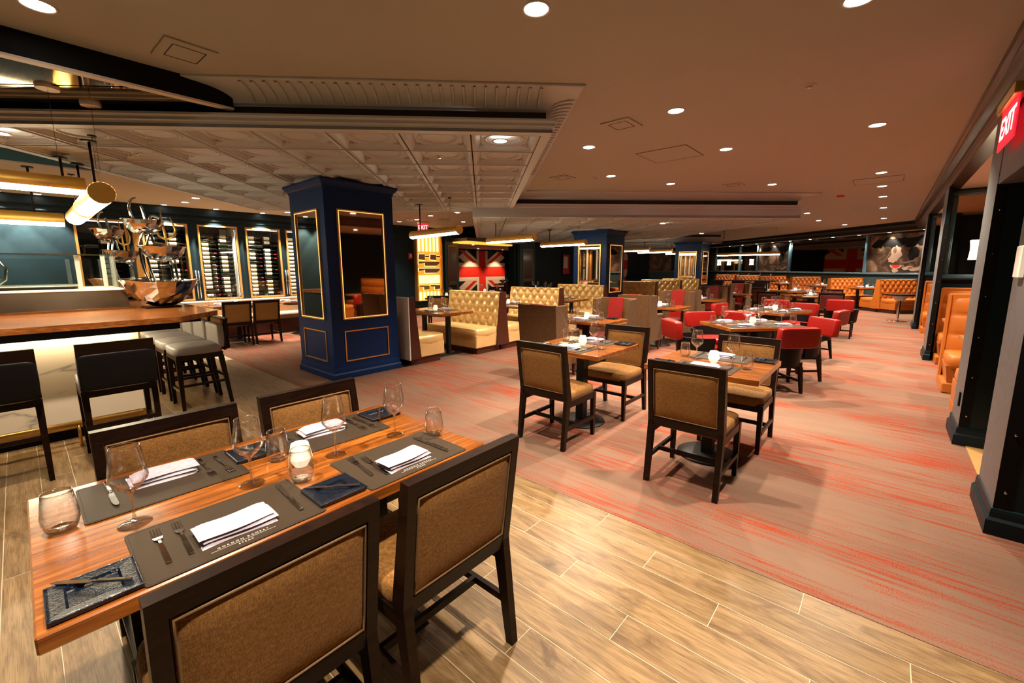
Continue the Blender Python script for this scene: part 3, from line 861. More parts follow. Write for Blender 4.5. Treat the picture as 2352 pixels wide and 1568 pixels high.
# ------------------------------------------------------------------ wingback chair (faces +y)
def make_wing():
    t = thing('wing_chair', 'taupe wing chair', 'chair')
    b = MB(); b.hexa([(-.25, -.27, .19), (.25, -.27, .19), (.25, -.16, .19), (-.25, -.16, .19)], [(-.265, -.33, 1.0), (.265, -.33, 1.0), (.265, -.24, 1.0), (-.265, -.24, 1.0)]); b.obj('backrest', m_wing, t)
    b = MB(); b.hexa([(-.135, -.165, .46), (.135, -.165, .46), (.135, -.150, .46), (-.135, -.150, .46)], [(-.12, -.245, 1.004), (.12, -.245, 1.004), (.12, -.228, 1.004), (-.12, -.228, 1.004)]); b.box(-.11, .11, -.30, -.23, .998, 1.008); b.obj('red_stripe', m_red, t)
    for sx in (-1, 1):
        b = MB()
        x0, x1 = sorted((sx * .25, sx * .305))
        pr = [(-.26, .19), (.27, .19), (.27, .60), (.22, .635), (.02, .635), (-.02, .70), (-.06, .99), (-.24, .99), (-.325, 1.0)]
        n = len(pr)
        b.add([(x0, y, z) for y, z in pr] + [(x1 + (.012 * sx if z > .7 else 0), y, z) for y, z in pr], [tuple(range(n)), tuple(range(n, 2 * n))] + [(i, (i + 1) % n, n + (i + 1) % n, n + i) for i in range(n)])
        b.obj('wing', m_wing, t)
        b = MB(); b.smooth = True; b.cushion((sx * .278, .12, .635), (.036, .155, .028), .5, 12, 6); b.obj('arm_pad', m_wing, t)
        for sy in (-1, 1):
            b = MB(); x, y = sx * .25, sy * .22
            b.hexa([(x - .014, y - .014, 0), (x + .014, y - .014, 0), (x + .014, y + .014, 0), (x - .014, y + .014, 0)], [(x - .022, y - .022, .2), (x + .022, y - .022, .2), (x + .022, y + .022, .2), (x - .022, y + .022, .2)])
            b.obj('leg', m_maroon, t)
    b = MB(); b.box(-.25, .25, -.2, .26, .19, .33); b.obj('seat_box', m_wing, t)
    b = MB(); b.smooth = True; b.cushion((0, .04, .39), (.245, .24, .075), .35, 18, 8, None, .2); b.obj('seat', m_dkred, t)
    return Proto(t)
WING = make_wing()

# ------------------------------------------------------------------ counter stool (faces +y)
def make_stool():
    t = thing('counter_stool', 'grey leather counter stool', 'stool')
    W_ = .22
    b = MB(); b.smooth = True; b.cushion((0, .0, .625), (W_ + .005, .225, .05), .3, 22, 10, None, .4); b.obj('seat', m_grey_leather, t)
    b = MB(); b.box(-W_, W_, -.21, .21, .535, .59, .004); b.obj('seat_frame', m_darkwood, t)
    # padded lower back with the dark frame board rising above it
    b = MB(); b.smooth = True; b.cushion((0, -.205, .755), (W_ + .004, .036, .135), .25, 20, 10); b.obj('back_pad', m_grey_leather, t)
    b = MB(); b.hexa([(-W_, -.245, .60), (W_, -.245, .60), (W_, -.222, .60), (-W_, -.222, .60)], [(-W_, -.285, .95), (W_, -.285, .95), (W_, -.255, .95), (-W_, -.255, .95)]); b.obj('back_board', m_darkwood, t)
    b = MB(); b.smooth = True; b.cushion((0, -.262, .735), (W_ + .002, .024, .135), .22, 20, 8); b.obj('rear_pad', m_black_leather, t)
    b = MB(); b.smooth = True; b.cushion((0, -.236, .905), (W_ * .93, .014, .035), .3, 16, 6); b.obj('head_pad', m_fabric, t)
    for sx in (-1, 1):
        for sy in (-1, 1):
            b = MB(); x, y = sx * (W_ - .02), sy * .19; k = -.06 if sy < 0 else .0
            b.hexa([(x - .014, y - .016 + k, 0), (x + .014, y - .016 + k, 0), (x + .014, y + .016 + k, 0), (x - .014, y + .016 + k, 0)], [(x - .02, y - .024, .55), (x + .02, y - .024, .55), (x + .02, y + .024, .55), (x - .02, y + .024, .55)])
            b.obj('leg', m_darkwood, t)
        b = MB(); b.box(sx * (W_ - .02) - .01, sx * (W_ - .02) + .01, -.21, .19, .25, .275); b.obj('stretcher', m_darkwood, t)
    for y, z in ((.19, .19), (-.215, .30)):
        b = MB(); b.box(-W_ + .03, W_ - .03, y - .011, y + .011, z, z + .03); b.obj('footrest', m_darkwood if y < 0 else m_steel, t)
    return Proto(t)
STOOL = make_stool()

# ------------------------------------------------------------------ tables
def make_table(lx, ly, base, name='dining_table', h=.75, th=.042, top=None):
    t = thing(name, 'wooden table', 'table')
    b = MB(); b.box(-lx / 2, lx / 2, -ly / 2, ly / 2, h - th, h, .004); b.obj('table_top', top or m_table, t)
    if base == 'disc':
        b = MB(); b.smooth = True; b.lathe([(0, .022), (.12, .020), (.225, .010), (.228, .0), (0, 0)], 32); b.obj('base_plate', m_metalblk, t)
        b = MB(); b.box(-.04, .04, -.04, .04, .02, h - th - .01); b.obj('pedestal', m_metalblk, t)
    elif base == 'feet':
        for s_ in (-1, 1):
            x = s_ * lx * .28
            b = MB(); b.box(x - .035, x + .035, -.03, .03, .03, h - th); b.obj('pedestal', m_metalblk, t)
            b = MB(); b.hexa([(x - .04, -.30, 0), (x + .04, -.30, 0), (x + .04, .30, 0), (x - .04, .30, 0)], [(x - .03, -.27, .035), (x + .03, -.27, .035), (x + .03, .27, .035), (x - .03, .27, .035)]); b.obj('foot', m_metalblk, t)
    b = MB(); b.box(-lx * .36, lx * .36, -ly * .3, ly * .3, h - th - .03, h - th); b.obj('underframe', m_metalblk, t)
    return Proto(t)
T4 = make_table(1.275, .80, 'feet')
T2 = make_table(.78, .78, 'disc')
TB = make_table(1.15, .70, 'feet')
TR = make_table(1.02, .74, 'disc')
TF = make_table(.95, .68, 'disc')

# ------------------------------------------------------------------ tufted booths (bench: back at y=0, seat towards +y, length along x from 0 to L)
def tuft_grid(L, z0, z1, nx_, nz_, depth, yfun, side=1):
    """deep-buttoned face: diamonds between staggered buttons; returns (fn, buttons)"""
    du = L / nx_; dv = (z1 - z0) / nz_
    def fn(u, v):
        x = u * L; z = z0 + v * (z1 - z0)
        p, q = x / du, (z - z0) / dv
        s_, d_ = p + q * .5, p - q * .5      # staggered rows every dv: lattice lines p +- q/2
        # distance to the two crease families (lines through buttons)
        fs = abs((s_ + .0) - round(s_)); fd = abs(d_ - round(d_))
        puff = (math.sin(PI * min(1, fs * 2) / 2) * math.sin(PI * min(1, fd * 2) / 2)) ** .55
        edge = min(1, u / .06 if u < .06 else 1, (1 - u) / .06 if u > .94 else 1, (1 - v) / .12 if v > .88 else 1)
        puff = 1 - (1 - puff) * (edge ** .5 if edge > 0 else 0)
        return (x, yfun(z) + side * depth * (puff - 1) - (side * .02 * (1 - edge) ** 2), z)
    btn = []
    q = 0
    while q <= nz_ - .4:
        off = .5 * (q % 2)
        k = 0
        while k + off <= nx_ + 1e-6:
            x = (k + off) * du; z = z0 + q * dv
            if .04 < x < L - .04 and z > z0 + .02 and z < z1 - .03:
                btn.append((x, yfun(z) - side * depth * .80, z))
            k += 1
        q += 1
    return fn, btn
def bench_half(par, L, mat, sgn, z_top=1.045, seat_d=.56, tuft=True, cols=7, rows=5, mseat=None):
    """one side of a back-to-back booth, facing sgn*y"""
    mseat = mseat or mat
    yf = lambda z: sgn * (.055 + .10 * (z_top - z) / (z_top - .42))
    if tuft:
        fn, bt = tuft_grid(L, .40, z_top - .005, cols, rows, .058, yf, sgn)
        b = MB(); b.smooth = True; b.grid(fn, cols * 8, rows * 8)
        b.grid(lambda u, v: (fn(u, 1)[0], fn(u, 1)[1] * (1 - v), z_top - .005 + .012 * math.sin(v * PI / 2)), cols * 4, 2)
        k = b.obj('tufted_back', mat, par)
        b = MB(); b.smooth = True
        for x, y, z in bt:
            b.lathe([(0, .007), (.006, .0055), (.011, 0)], 6, Matrix.Translation((x, y, z)) @ Matrix.Rotation(-sgn * PI / 2, 4, 'X'))
        bo = b.obj('tuft_buttons', mat, k); bo['kind'] = 'stuff'
    else:
        b = MB(); b.hexa([(0, 0, .40), (L, 0, .40), (L, yf(.40), .40), (0, yf(.40), .40)], [(0, 0, z_top), (L, 0, z_top), (L, yf(z_top), z_top), (0, yf(z_top), z_top)]); b.obj('plain_back', mat, par)
    y0, y1 = sorted((sgn * .10, sgn * (.10 + seat_d)))
    b = MB(); b.smooth = True; b.cushion((L / 2, (y0 + y1) / 2, .36), (L / 2, (y1 - y0) / 2, .085), .14, 28, 10, None, .25); b.obj('seat', mseat, par)
    b = MB(); b.box(.004, L - .004, min(y0, y1) + .01, max(y0, y1) - .012, .11, .34, .012); b.obj('seat_skirt', mseat, par)
    p0, p1 = sorted((sgn * .02, sgn * (.10 + seat_d - .07)))
    b = MB(); b.box(.03, L - .05, p0, p1, 0, .115); b.obj('plinth', m_maroon, par)
def end_wedge(par, L, mat, z_top=1.045, two=True, w0=.16, w1=.06):
    b = MB()
    yl = -w0 if two else -.03; yt = -w1 if two else -.03
    b.hexa([(L, yl, .11), (L + .03, yl, .11), (L + .03, w0, .11), (L, w0, .11)], [(L, yt, z_top + .008), (L + .03, yt, z_top + .008), (L + .03, w1, z_top + .008), (L, w1, z_top + .008)])
    b.obj('end_panel', mat, par)
def make_booth(L, mat, label, cols=7, two=True, trim=None, white_back=False, tuft2=False):
    t = thing('booth_bench', label, 'bench')
    bench_half(t, L, mat, 1, tuft=not (white_back is None) and True, cols=cols)
    if two: bench_half(t, L, mat, -1, cols=cols)
    else:
        b = MB(); b.box(0, L + .03, -.055, -.03, .10, 1.05, .004); b.obj('rear_panel', m_white_leather, t)
    end_wedge(t, L, trim or m_maroon, two=two)
    return t
# champagne booths: rows run along -x..x with the near end at x = -5.15
BX, BL = -6.55, 1.37
first = make_booth(BL, m_gold_leather, 'champagne booth bench with pale rear panel, against the big navy column', two=False)
first.location = (BX - .15, 3.80, 0)
gold = Proto(make_booth(BL, m_gold_leather, 'booth'))
gl = ['double-sided champagne tufted booth, nearest full one after the big column',
      'double-sided champagne tufted booth bench, second after the big column',
      'double-sided champagne tufted booth bench just before the middle column',
      'double-sided champagne tufted booth bench just beyond the middle column',
      'champagne booth bench, second beyond the middle column',
      'champagne booth bench, last one seen before the farthest column']
for i, y in enumerate((5.67, 7.52, 9.40, 12.5, 14.5, 16.4)):
    gold((BX, y, 0), 0, gl[i])
# orange booths on the turned far wall: near end at a = 12.8
orange = Proto(make_booth(1.27, m_orange, 'booth', cols=7, trim=m_orange))
ol = ['orange tufted booth at the right end of the far wall, by the chrome pedestal',
      'orange tufted far-wall booth, second from the chrome pedestal table',
      'orange tufted far-wall booth, third from the chrome pedestal table',
      'orange tufted far-wall booth, fourth from the chrome pedestal table',
      'orange tufted far-wall booth, fifth from the chrome pedestal table',
      'orange tufted far-wall booth, sixth and farthest from the chrome pedestal table']
for i, bb in enumerate((13.10, 15.07, 17.05, 19.1, 21.0, 22.9)):
    # local +x must run from the wall towards the room: rotate so x -> -a
    orange(AB(14.08, bb), PI / 4 + PI, ol[i])

# orange seats in the alcove bays: one seat wide, facing along the aisle
def make_alcove():
    t = thing('alcove_seat', 'orange alcove bench', 'bench')
    L = 1.9
    z1 = 1.13
    # panelled back (three bands, a few buttons), faces -y; near end at x=0
    def fn(u, v):
        z = .40 + v * (z1 - .40); x = u * L
        q = v * 3; f = abs(q - round(q)); pz = math.sin(PI * min(1, f * 2) / 2) ** .5
        p = u * L / .5; g = abs(p - round(p)); px = math.sin(PI * min(1, g * 2) / 2) ** .5
        puff = min(1, .45 + .55 * pz) * min(1, .7 + .3 * px)
        e = (1 - (2 * u - 1) ** 20) * (1 - max(0, 2 * v - 1) ** 10)
        return (x, .08 - .07 * (1 - v) - .05 * puff * e, z)
    b = MB(); b.smooth = True; b.grid(fn, 48, 30); b.obj('backrest', m_orange, t)
    b = MB(); b.smooth = True
    for k in range(1, 4):
        for q in (1, 2): b.lathe([(0, .008), (.008, .006), (.012, 0)], 6, T(k * .5 - .25, .035, .40 + q * .243) @ Matrix.Rotation(PI / 2, 4, 'X'))
    bo = b.obj('tuft_buttons', m_orange, t); bo['kind'] = 'stuff'
    b = MB(); b.box(-.0, L, .05, .14, .10, z1 + .012, .012); b.obj('back_shell', m_orange, t)
    b = MB(); b.smooth = True; b.cushion((L / 2, -.27, .37), (L / 2, .30, .085), .16, 26, 10, None, .3); b.obj('seat', m_orange, t)
    b = MB(); b.hexa([(.03, -.50, .12), (L, -.50, .12), (L, .1, .12), (.03, .1, .12)], [(.0, -.55, .33), (L, -.55, .33), (L, .1, .33), (.0, .1, .33)]); b.obj('seat_skirt', m_orange, t)
    b = MB(); b.box(-.01, L, -.53, .14, 0, .12, .01); b.obj('plinth', m_orange, t)
    # arm-high end panel following the seat
    b = MB(); b.hexa([(-.012, -.02, .12), (.012, -.02, .12), (.012, .14, .12), (-.012, .14, .12)], [(-.012, .02, z1), (.012, .02, z1), (.012, .14, z1), (-.012, .14, z1)]); b.obj('end_panel', m_orange, t)
    return Proto(t)
ALC = make_alcove()
al = [(7.55, 0, 'orange alcove bench facing the viewer in the first bay, button-creased back'),
      (5.72, PI, 'orange alcove bench seen from behind, right behind the grey pillar'),
      (9.55, 0, 'second orange alcove bench facing the viewer, under the nearer framed mirror'),
      (11.7, 0, 'orange alcove bench beyond the dark pillar, nearer of the two'),
      (13.65, 0, 'orange alcove bench beyond the dark pillar, under the farther framed mirror')]
for y, rz, lab in al:
    ALC((WX + (.04 if y < 8 else .10) + (1.9 if rz else 0), y, 0), rz, lab)
# alcove partitions with framed mirrors
for k, (y, lab) in enumerate(((9.80, 'blue-framed mirror on the partition above the second orange alcove bench'), (13.98, 'blue-framed mirror on the farther partition'))):
    b = MB(); b.box(WX + .05, 3.0, y, y + .12, 0, 2.66); struct(b.obj('wall_partition', m_darkteal))
    x0, x1, z0, z1 = WX + .06, 2.35, 1.26, 2.64
    t = thing('mirror', lab, 'mirror', (x0, y, z0), 0)
    b = MB(); b.box(.07, x1 - x0 - .07, -.012, -.002, .07, z1 - z0 - .07); b.obj('mirror_glass', m_smoke, t)
    for (a0, a1, c0, c1) in ((0, x1 - x0, 0, .085), (0, x1 - x0, z1 - z0 - .085, z1 - z0), (0, .085, .085, z1 - z0 - .085), (x1 - x0 - .085, x1 - x0, .085, z1 - z0 - .085)):
        b = MB(); b.box(a0, a1, -.045, -.002, c0, c1, .012); b.box(a0 + .02, a1 - .02, -.055, -.04, c0 + .02, c1 - .02, .006); b.obj('frame_bar', m_bluegrey, t)
    s_ = thing('sconce', ('glowing hourglass sconce on the nearer framed alcove mirror', 'glowing hourglass sconce on the farther framed alcove mirror')[k], 'sconce', (x0 + .34, y - .075, 1.72))
    b = MB(); b.smooth = True; b.lathe([(.0, -.15), (.055, -.15), (.05, -.1), (.042, 0), (.05, .1), (.058, .15), (.0, .15)], 20); b.obj('shade', m_sconce, s_)
    b = MB(); b.box(-.03, .03, .02, .06, -.06, .06, .006); b.obj('wall_plate', m_brass, s_)
# little oak shelves-tables in the bays
ta = Proto(make_table(.62, .46, 'disc', 'bay_table', .72, .035, m_orangewood).root)
for y, lab in ((6.60, 'small orange oak table in front of the first alcove bench'), (8.66, 'small orange oak table before the second alcove bench'), (10.7, 'small orange oak table beyond the dark pillar')):
    o = ta((WX + .40, y, 0), 0, lab)

# ------------------------------------------------------------------ tableware prototypes
def glass_wine():
    t = thing('wine_glass', 'stemmed wine glass', 'glass')
    b = MB(); b.smooth = True
    b.lathe([(.004, .098), (.014, .103), (.030, .118), (.044, .136), (.0465, .146), (.043, .175), (.035, .232), (.0338, .235), (.0325, .232), (.041, .175), (.0445, .147), (.042, .138), (.028, .120), (.012, .107), (0, .105)], 28)
    b.obj('bowl', m_glass, t)
    b = MB(); b.smooth = True; b.tube([(.0338 * math.cos(a), .0338 * math.sin(a), .2345) for a in [2 * PI * i / 24 for i in range(24)]], .0011, 5, closed=True); b.obj('rim', m_rim, t)
    b = MB(); b.smooth = True; b.lathe([(.0085, .004), (.0050, .010), (.0036, .03), (.0034, .07), (.005, .092), (.012, .102)], 12); b.obj('stem', m_glassbase, t)
    b = MB(); b.smooth = True; b.lathe([(0, .006), (.008, .0055), (.03, .003), (.039, .0018), (.040, .0008), (.038, 0), (0, 0)], 28); b.obj('foot', m_foot, t)
    return Proto(t)
def glass_water():
    t = thing('tumbler', 'stemless tumbler', 'glass')
    b = MB(); b.smooth = True
    b.lathe([(.026, .001), (.034, .010), (.0405, .032), (.041, .05), (.036, .09), (.0325, .115), (.0312, .115), (.0345, .09), (.0395, .05), (.039, .033), (.033, .014), (0, .009)], 28)
    b.obj('glass_side', m_glass, t)
    b = MB(); b.smooth = True; b.tube([(.0319 * math.cos(a), .0319 * math.sin(a), .115) for a in [2 * PI * i / 24 for i in range(24)]], .0011, 5, closed=True); b.obj('rim', m_rim, t)
    b = MB(); b.smooth = True; b.lathe([(0, .0), (.026, 0), (.031, .005), (.027, .010), (0, .0085)], 24); b.obj('thick_base', m_glassbase, t)
    return Proto(t)
def votive():
    t = thing('votive', 'white votive', 'candle holder')
    b = MB(); b.smooth = False
    b.lathe([(0, .0), (.022, .0), (.040, .030), (.041, .034), (.030, .088), (.026, .090), (.024, .084), (0, .080)], 14); b.obj('holder', m_candle, t)
    return Proto(t)
def fork():
    b = MB(); b.smooth = True
    t = thing('fork', 'steel fork', 'fork')
    pr = [(0, .006, .003), (.07, .0055, .0045), (.105, .0035, .006), (.125, .0035, .005), (.136, .009, .0028), (.15, .0115, .0015), (.156, .0115, .0016)]
    def strip(x, s_): return None
    vv, ff = [], []
    for i, (y, hw, z) in enumerate(pr): vv += [(-hw, y, z), (hw, y, z), (hw, y, z + .0022), (-hw, y, z + .0022)]
    for i in range(len(pr) - 1):
        for k in range(4): ff.append((i * 4 + k, i * 4 + (k + 1) % 4, i * 4 + 4 + (k + 1) % 4, i * 4 + 4 + k))
    ff += [(0, 1, 2, 3), tuple(len(vv) - 4 + k for k in range(4))]
    b.smooth = False; b.add(vv, ff); b.obj('handle', m_chrome, t)
    b = MB()
    for k in range(4):
        x = -.0095 + .0063 * k
        b.hexa([(x - .0017, .156, .0016), (x + .0017, .156, .0016), (x + .0017, .156, .0034), (x - .0017, .156, .0034)], [(x - .0011, .198, .006), (x + .0011, .198, .006), (x + .0011, .198, .0072), (x - .0011, .198, .0072)])
    b.obj('tines', m_chrome, t)
    return Proto(t)
def knife():
    t = thing('knife', 'steel knife', 'knife')
    b = MB(); b.box(-.006, .006, 0, .095, .002, .010, .002); b.box(-.004, .004, .095, .108, .003, .008, .001); b.obj('handle', m_chrome, t)
    b = MB(); b.prism([(-.006, .108), (.005, .108), (.0085, .13), (.0095, .19), (.006, .212), (.0, .222), (-.005, .216), (-.006, .2)], .0035, .0058); b.obj('blade', m_chrome, t)
    return Proto(t)
def placemat():
    t = thing('placemat', 'brown placemat', 'placemat')
    b = MB(); W_, D_ = .215, .150
    def rr(hw, hd, r):
        o = []
        for cx, cy_, a0 in ((hw - r, hd - r, 0), (-hw + r, hd - r, 90), (-hw + r, -hd + r, 180), (hw - r, -hd + r, 270)):
            for k in range(4): a = math.radians(a0 + 30 * k); o.append((cx + r * math.cos(a), cy_ + r * math.sin(a)))
        return o
    b.prism(rr(W_, D_, .012), 0, .0035); b.obj('mat', m_mat, t)
    b = MB(); o = rr(W_ - .006, D_ - .006, .008); b.tube([(x, y, .0035) for x, y in o], .0007, 3, closed=True); b.obj('stitching', m_stitch, t)
    for txt, yy, sz in (('G O R D O N   R A M S A Y', -.112, .0105), ('S T E A K', -.131, .009)):
        o = lettering(txt, sz, .0002, m_print, t); o.location = (.0, yy, .0038)
    b = MB(); b.box(-.078, .078, -.1208, -.1200, .0035, .0039); b.obj('printed_line', m_print, t)
    return Proto(t)
def napkin():
    b = MB(); b.smooth = True
    # a thick band folded over: three soft layers, the top sagging off one end
    def lay(z0, th, dx, dw, ph):
        def top(u, v):
            x = -.092 + .184 * u + dx; y = (-.046 - dw) + (.092 + 2 * dw) * v
            e = (1 - (2 * v - 1) ** 6) * (1 - (2 * u - 1) ** 10)
            return (x, y + .004 * math.sin(u * 5 + ph), z0 + th * e + .0035 * math.sin(u * 7 + ph) * (1 - (2 * v - 1) ** 2) * .6)
        b.grid(top, 16, 8)
        b.grid(lambda u, v: (top(u, v)[0], top(u, v)[1], z0), 16, 8)
    lay(.000, .011, 0, .004, 0); lay(.012, .010, .005, .001, 1.2); lay(.023, .011, -.004, -.002, 2.1)
    o = b.obj('napkin', m_napkin); tag(o, 'napkin', 'napkin')
    return Proto(o)
def bread_plate():
    t = thing('bread_plate', 'blue glass plate', 'plate')
    W_, D_ = .077, .072
    rings = [(1.0, .004), (1.0, .012), (.93, .014), (.62, .012), (.56, .005), (.0, .005)]
    vv, ff = [], []
    for s_, z in rings[:-1]: vv += [(-W_ * s_, -D_ * s_, z), (W_ * s_, -D_ * s_, z), (W_ * s_, D_ * s_, z), (-W_ * s_, D_ * s_, z)]
    for k in range(len(rings) - 2):
        for i in range(4): ff.append((k * 4 + i, k * 4 + (i + 1) % 4, k * 4 + 4 + (i + 1) % 4, k * 4 + 4 + i))
    n = len(vv); ff.append((n - 4, n - 3, n - 2, n - 1)); ff.append((3, 2, 1, 0))
    b = MB(); b.add(vv, ff); b.obj('dish', m_plate, t)
    b = MB(); b.tube([(-W_, -D_, .013), (W_, -D_, .013), (W_, D_, .013), (-W_, D_, .013)], .0022, 5, closed=True); b.obj('rim', m_plate, t)
    b = MB(); b.box(-.05, .05, -.045, .045, 0, .0045); b.obj('foot_ring', m_plate, t)
    return Proto(t)
ORD = 'first second third fourth fifth sixth seventh eighth ninth tenth eleventh twelfth thirteenth fourteenth fifteenth'.split()
WINE, WATER, VOT, FORK, KNIFE, MAT, NAP, PLATE = glass_wine(), glass_water(), votive(), fork(), knife(), placemat(), napkin(), bread_plate()

# ------------------------------------------------------------------ the foreground table: exact places
TZ = .75
T4((-1.6155, .575, 0), PI / 2, 'long walnut table for four in the foreground, two places set on each side')
SEATS = [  # name, mat centre, rz (local +y points into the table), pieces
    ('before the large tan chair in front', -1.3705, .325, PI / 2),
    ('before the tan chair next to the carpet edge', -1.3705, .905, PI / 2),
    ('before the chair nearest the bar stools', -1.822, .260, -PI / 2),
    ('before the chair nearest the blue column', -1.822, .845, -PI / 2)]
for nm, x, y, rz in SEATS: MAT((x, y, TZ), rz, 'brown stitched leather placemat ' + nm)
zt = TZ + .0035
F = [  # handle end, tines end, label
    ((-1.285, .167), (-1.50, .171), 'smaller outer fork before the large tan chair in front'), ((-1.285, .213), (-1.50, .219), 'fork nearest the napkin before the large tan chair in front'),
    ((-1.309, .745), (-1.51, .765), 'outer fork at the place next to the carpet edge'), ((-1.275, .787), (-1.51, .803), 'inner fork at the place next to the carpet edge'),
    ((-1.935, .379), (-1.75, .378), 'inner fork before the chair nearest the bar stools'), ((-1.915, .426), (-1.75, .431), 'outer fork before the chair nearest the bar stools'),
    ((-1.925, .968), (-1.74, .964), 'inner fork before the chair nearest the blue column'), ((-1.915, 1.006), (-1.74, 1.009), 'outer fork before the chair nearest the blue column')]
def along(p, q): return math.atan2(q[1] - p[1], q[0] - p[0]) - PI / 2
for p, q, lab in F: FORK((*p, zt), along(p, q), lab)
K = [((-1.275, .487), (-1.50, .496), 'knife right of the napkin before the large tan chair in front'), ((-1.262, 1.054), (-1.49, 1.046), 'knife at the place next to the carpet edge'),
     ((-1.955, .118), (-1.73, .123), 'knife before the chair nearest the bar stools'), ((-1.965, .69), (-1.74, .70), 'knife before the chair nearest the blue column')]
for p, q, lab in K: KNIFE((*p, zt), along(p, q), lab)
for (x, y, rz), lab in zip(((-1.328, .327, PI / 2), (-1.324, .887, PI / 2 + .06), (-1.868, .262, -PI / 2), (-1.862, .826, -PI / 2 - .04)),
        ('thick folded lilac napkin before the large tan chair in front', 'folded lilac napkin at the place next to the carpet edge', 'folded lilac napkin before the chair nearest the bar stools', 'folded lilac napkin before the chair nearest the blue column')):
    NAP((x, y, zt), rz, lab)
for (x, y), lab in zip(((-1.582, .143), (-1.577, .448), (-1.583, .750), (-1.578, 1.020)),
        ('stemmed wine glass at the front corner of the long table, largest in view', 'stemmed wine glass before the near chair back, by the tumbler pair', 'stemmed wine glass behind the votive on the long table', 'stemmed wine glass nearest the carpet on the long table')):
    WINE((x, y, TZ), 0, lab)
for (x, y), lab in zip(((-1.697, .002), (-1.714, .584), (-1.474, .573), (-1.452, 1.137)),
        ('empty stemless tumbler at the front left corner of the long table', 'stemless tumbler behind the lit votive on the long table', 'stemless tumbler standing right before the lit votive', 'stemless tumbler at the carpet end of the long table')):
    WATER((x, y, TZ), .3, lab)
VOT((-1.593, .620, TZ), .2, 'lit white votive in the middle of the long foreground table')
for (x, y), lab, k0, k1 in zip(((-1.302, .034), (-1.312, .607), (-1.846, .538), (-1.862, 1.117)),
        ('blue glass plate at the near corner of the long table', 'blue glass plate between the two near placemats', 'blue glass plate between the two far placemats', 'blue glass plate at the far corner by the carpet'),
        ((-1.262, .094), (-1.262, .672), (-1.775, .575), (-1.915, 1.15)), ((-1.385, -.03), (-1.375, .549), (-1.93, .50), (-1.80, 1.08))):
    PLATE((x, y, TZ), PI / 2, lab)
    KNIFE((*k0, TZ + .0125), along(k0, k1), 'butter knife lying across the ' + lab).scale = (.8, .8, .8)
CH((-1.255, .325, 0), PI / 2, 'tan dining chair largest in front, cut by the bottom of the photo')
CHAIRS4 = [(-1.255, .905, PI / 2, 'tan dining chair in front at the carpet end of the long table'),
           (-1.965, .355, -PI / 2, 'tan dining chair at the far side of the long table, nearest the bar stools'), (-1.965, .94, -PI / 2, 'tan dining chair at the far side of the long table, toward the blue column')]
for x, y, rz, lab in CHAIRS4: CH((x, y, 0), rz, lab)

# ------------------------------------------------------------------ generic place settings
def settings(cx, cy_, rz, seats, phrase, detail=2, candle=True):
    """seats: (side offset along local x, sign of y side, short name). Local y side -1 is the near edge."""
    M = T(cx, cy_, TZ, rz)
    for u, sd, hd, nm in seats:
        q = 0 if sd < 0 else PI
        def P_(du, dv):
            v = M @ Vector((u + (du if sd < 0 else -du), sd * (hd - dv), 0)); return (v.x, v.y, TZ)
        r_ = rz + q
        where = nm + ' side of the ' + phrase if nm else phrase
        x, y, _ = P_(0, .165); MAT((x, y, TZ), r_, 'dark placemat on the ' + where)
        x, y, _ = P_(.01, .15); NAP((x, y, zt), r_, 'folded napkin on the ' + where)
        if detail > 1:
            x, y, _ = P_(-.16, .06); FORK((x, y, zt), r_, 'fork on the ' + where, None)
            x, y, _ = P_(.165, .06); KNIFE((x, y, zt), r_, 'knife on the ' + where, None)
            x, y, _ = P_(-.30, .12); PLATE((x, y, TZ), r_, 'small blue plate on the ' + where)
            x, y, _ = P_(-.30, .04); KNIFE((x, y, TZ + .0125), r_ - .2, 'butter knife on the plate, ' + where, None).scale = (.8, .8, .8)
        x, y, _ = P_(.14, .36); WINE((x, y, TZ), 0, 'wine glass on the ' + where)
        x, y, _ = P_(.25, .30); WATER((x, y, TZ), 0, 'tumbler on the ' + where)
    if candle:
        v = M @ Vector((0, 0, 0)); VOT((v.x, v.y, TZ), .3, 'white votive on the ' + phrase)

# two-seat tables on the carpet
T2((-2.135, 3.475, 0), 0, 'square walnut table for two nearer the champagne booths')
T2((-.955, 3.47, 0), 0, 'square walnut table for two in front of the red armchairs')
for x, y, rz, lab in ((-2.09, 3.02, 0, 'tan dining chair, back to the viewer, at the two-seat table nearer the booths'),
                      (-2.035, 3.93, PI, 'tan dining chair facing the viewer at the two-seat table nearer the booths'),
                      (-.92, 3.01, 0, 'tan dining chair, back to the viewer, at the table before the red armchairs'),
                      (-.875, 3.93, PI, 'tan dining chair facing the viewer at the table before the red armchairs')):
    CH((x, y, 0), rz, lab)
S2 = ((0, -1, .39, 'near'), (0, 1, .39, 'far'))
settings(-2.135, 3.475, 0, S2, 'table for two nearer the booths')
settings(-.955, 3.47, 0, S2, 'table for two by the red chairs')

# booth tables
bt = [(-5.90, 4.74, 'booth table beside the big column'), (-5.85, 6.60, 'second champagne booth table'), (-5.85, 8.46, 'third champagne booth table')]
for x, y, ph in bt:
    TB((x, y, 0), 0, 'walnut pedestal table: the ' + ph)
    settings(x, y, 0, ((.05, -1, .34, 'near'), (.05, 1, .34, 'far')), ph, 1)

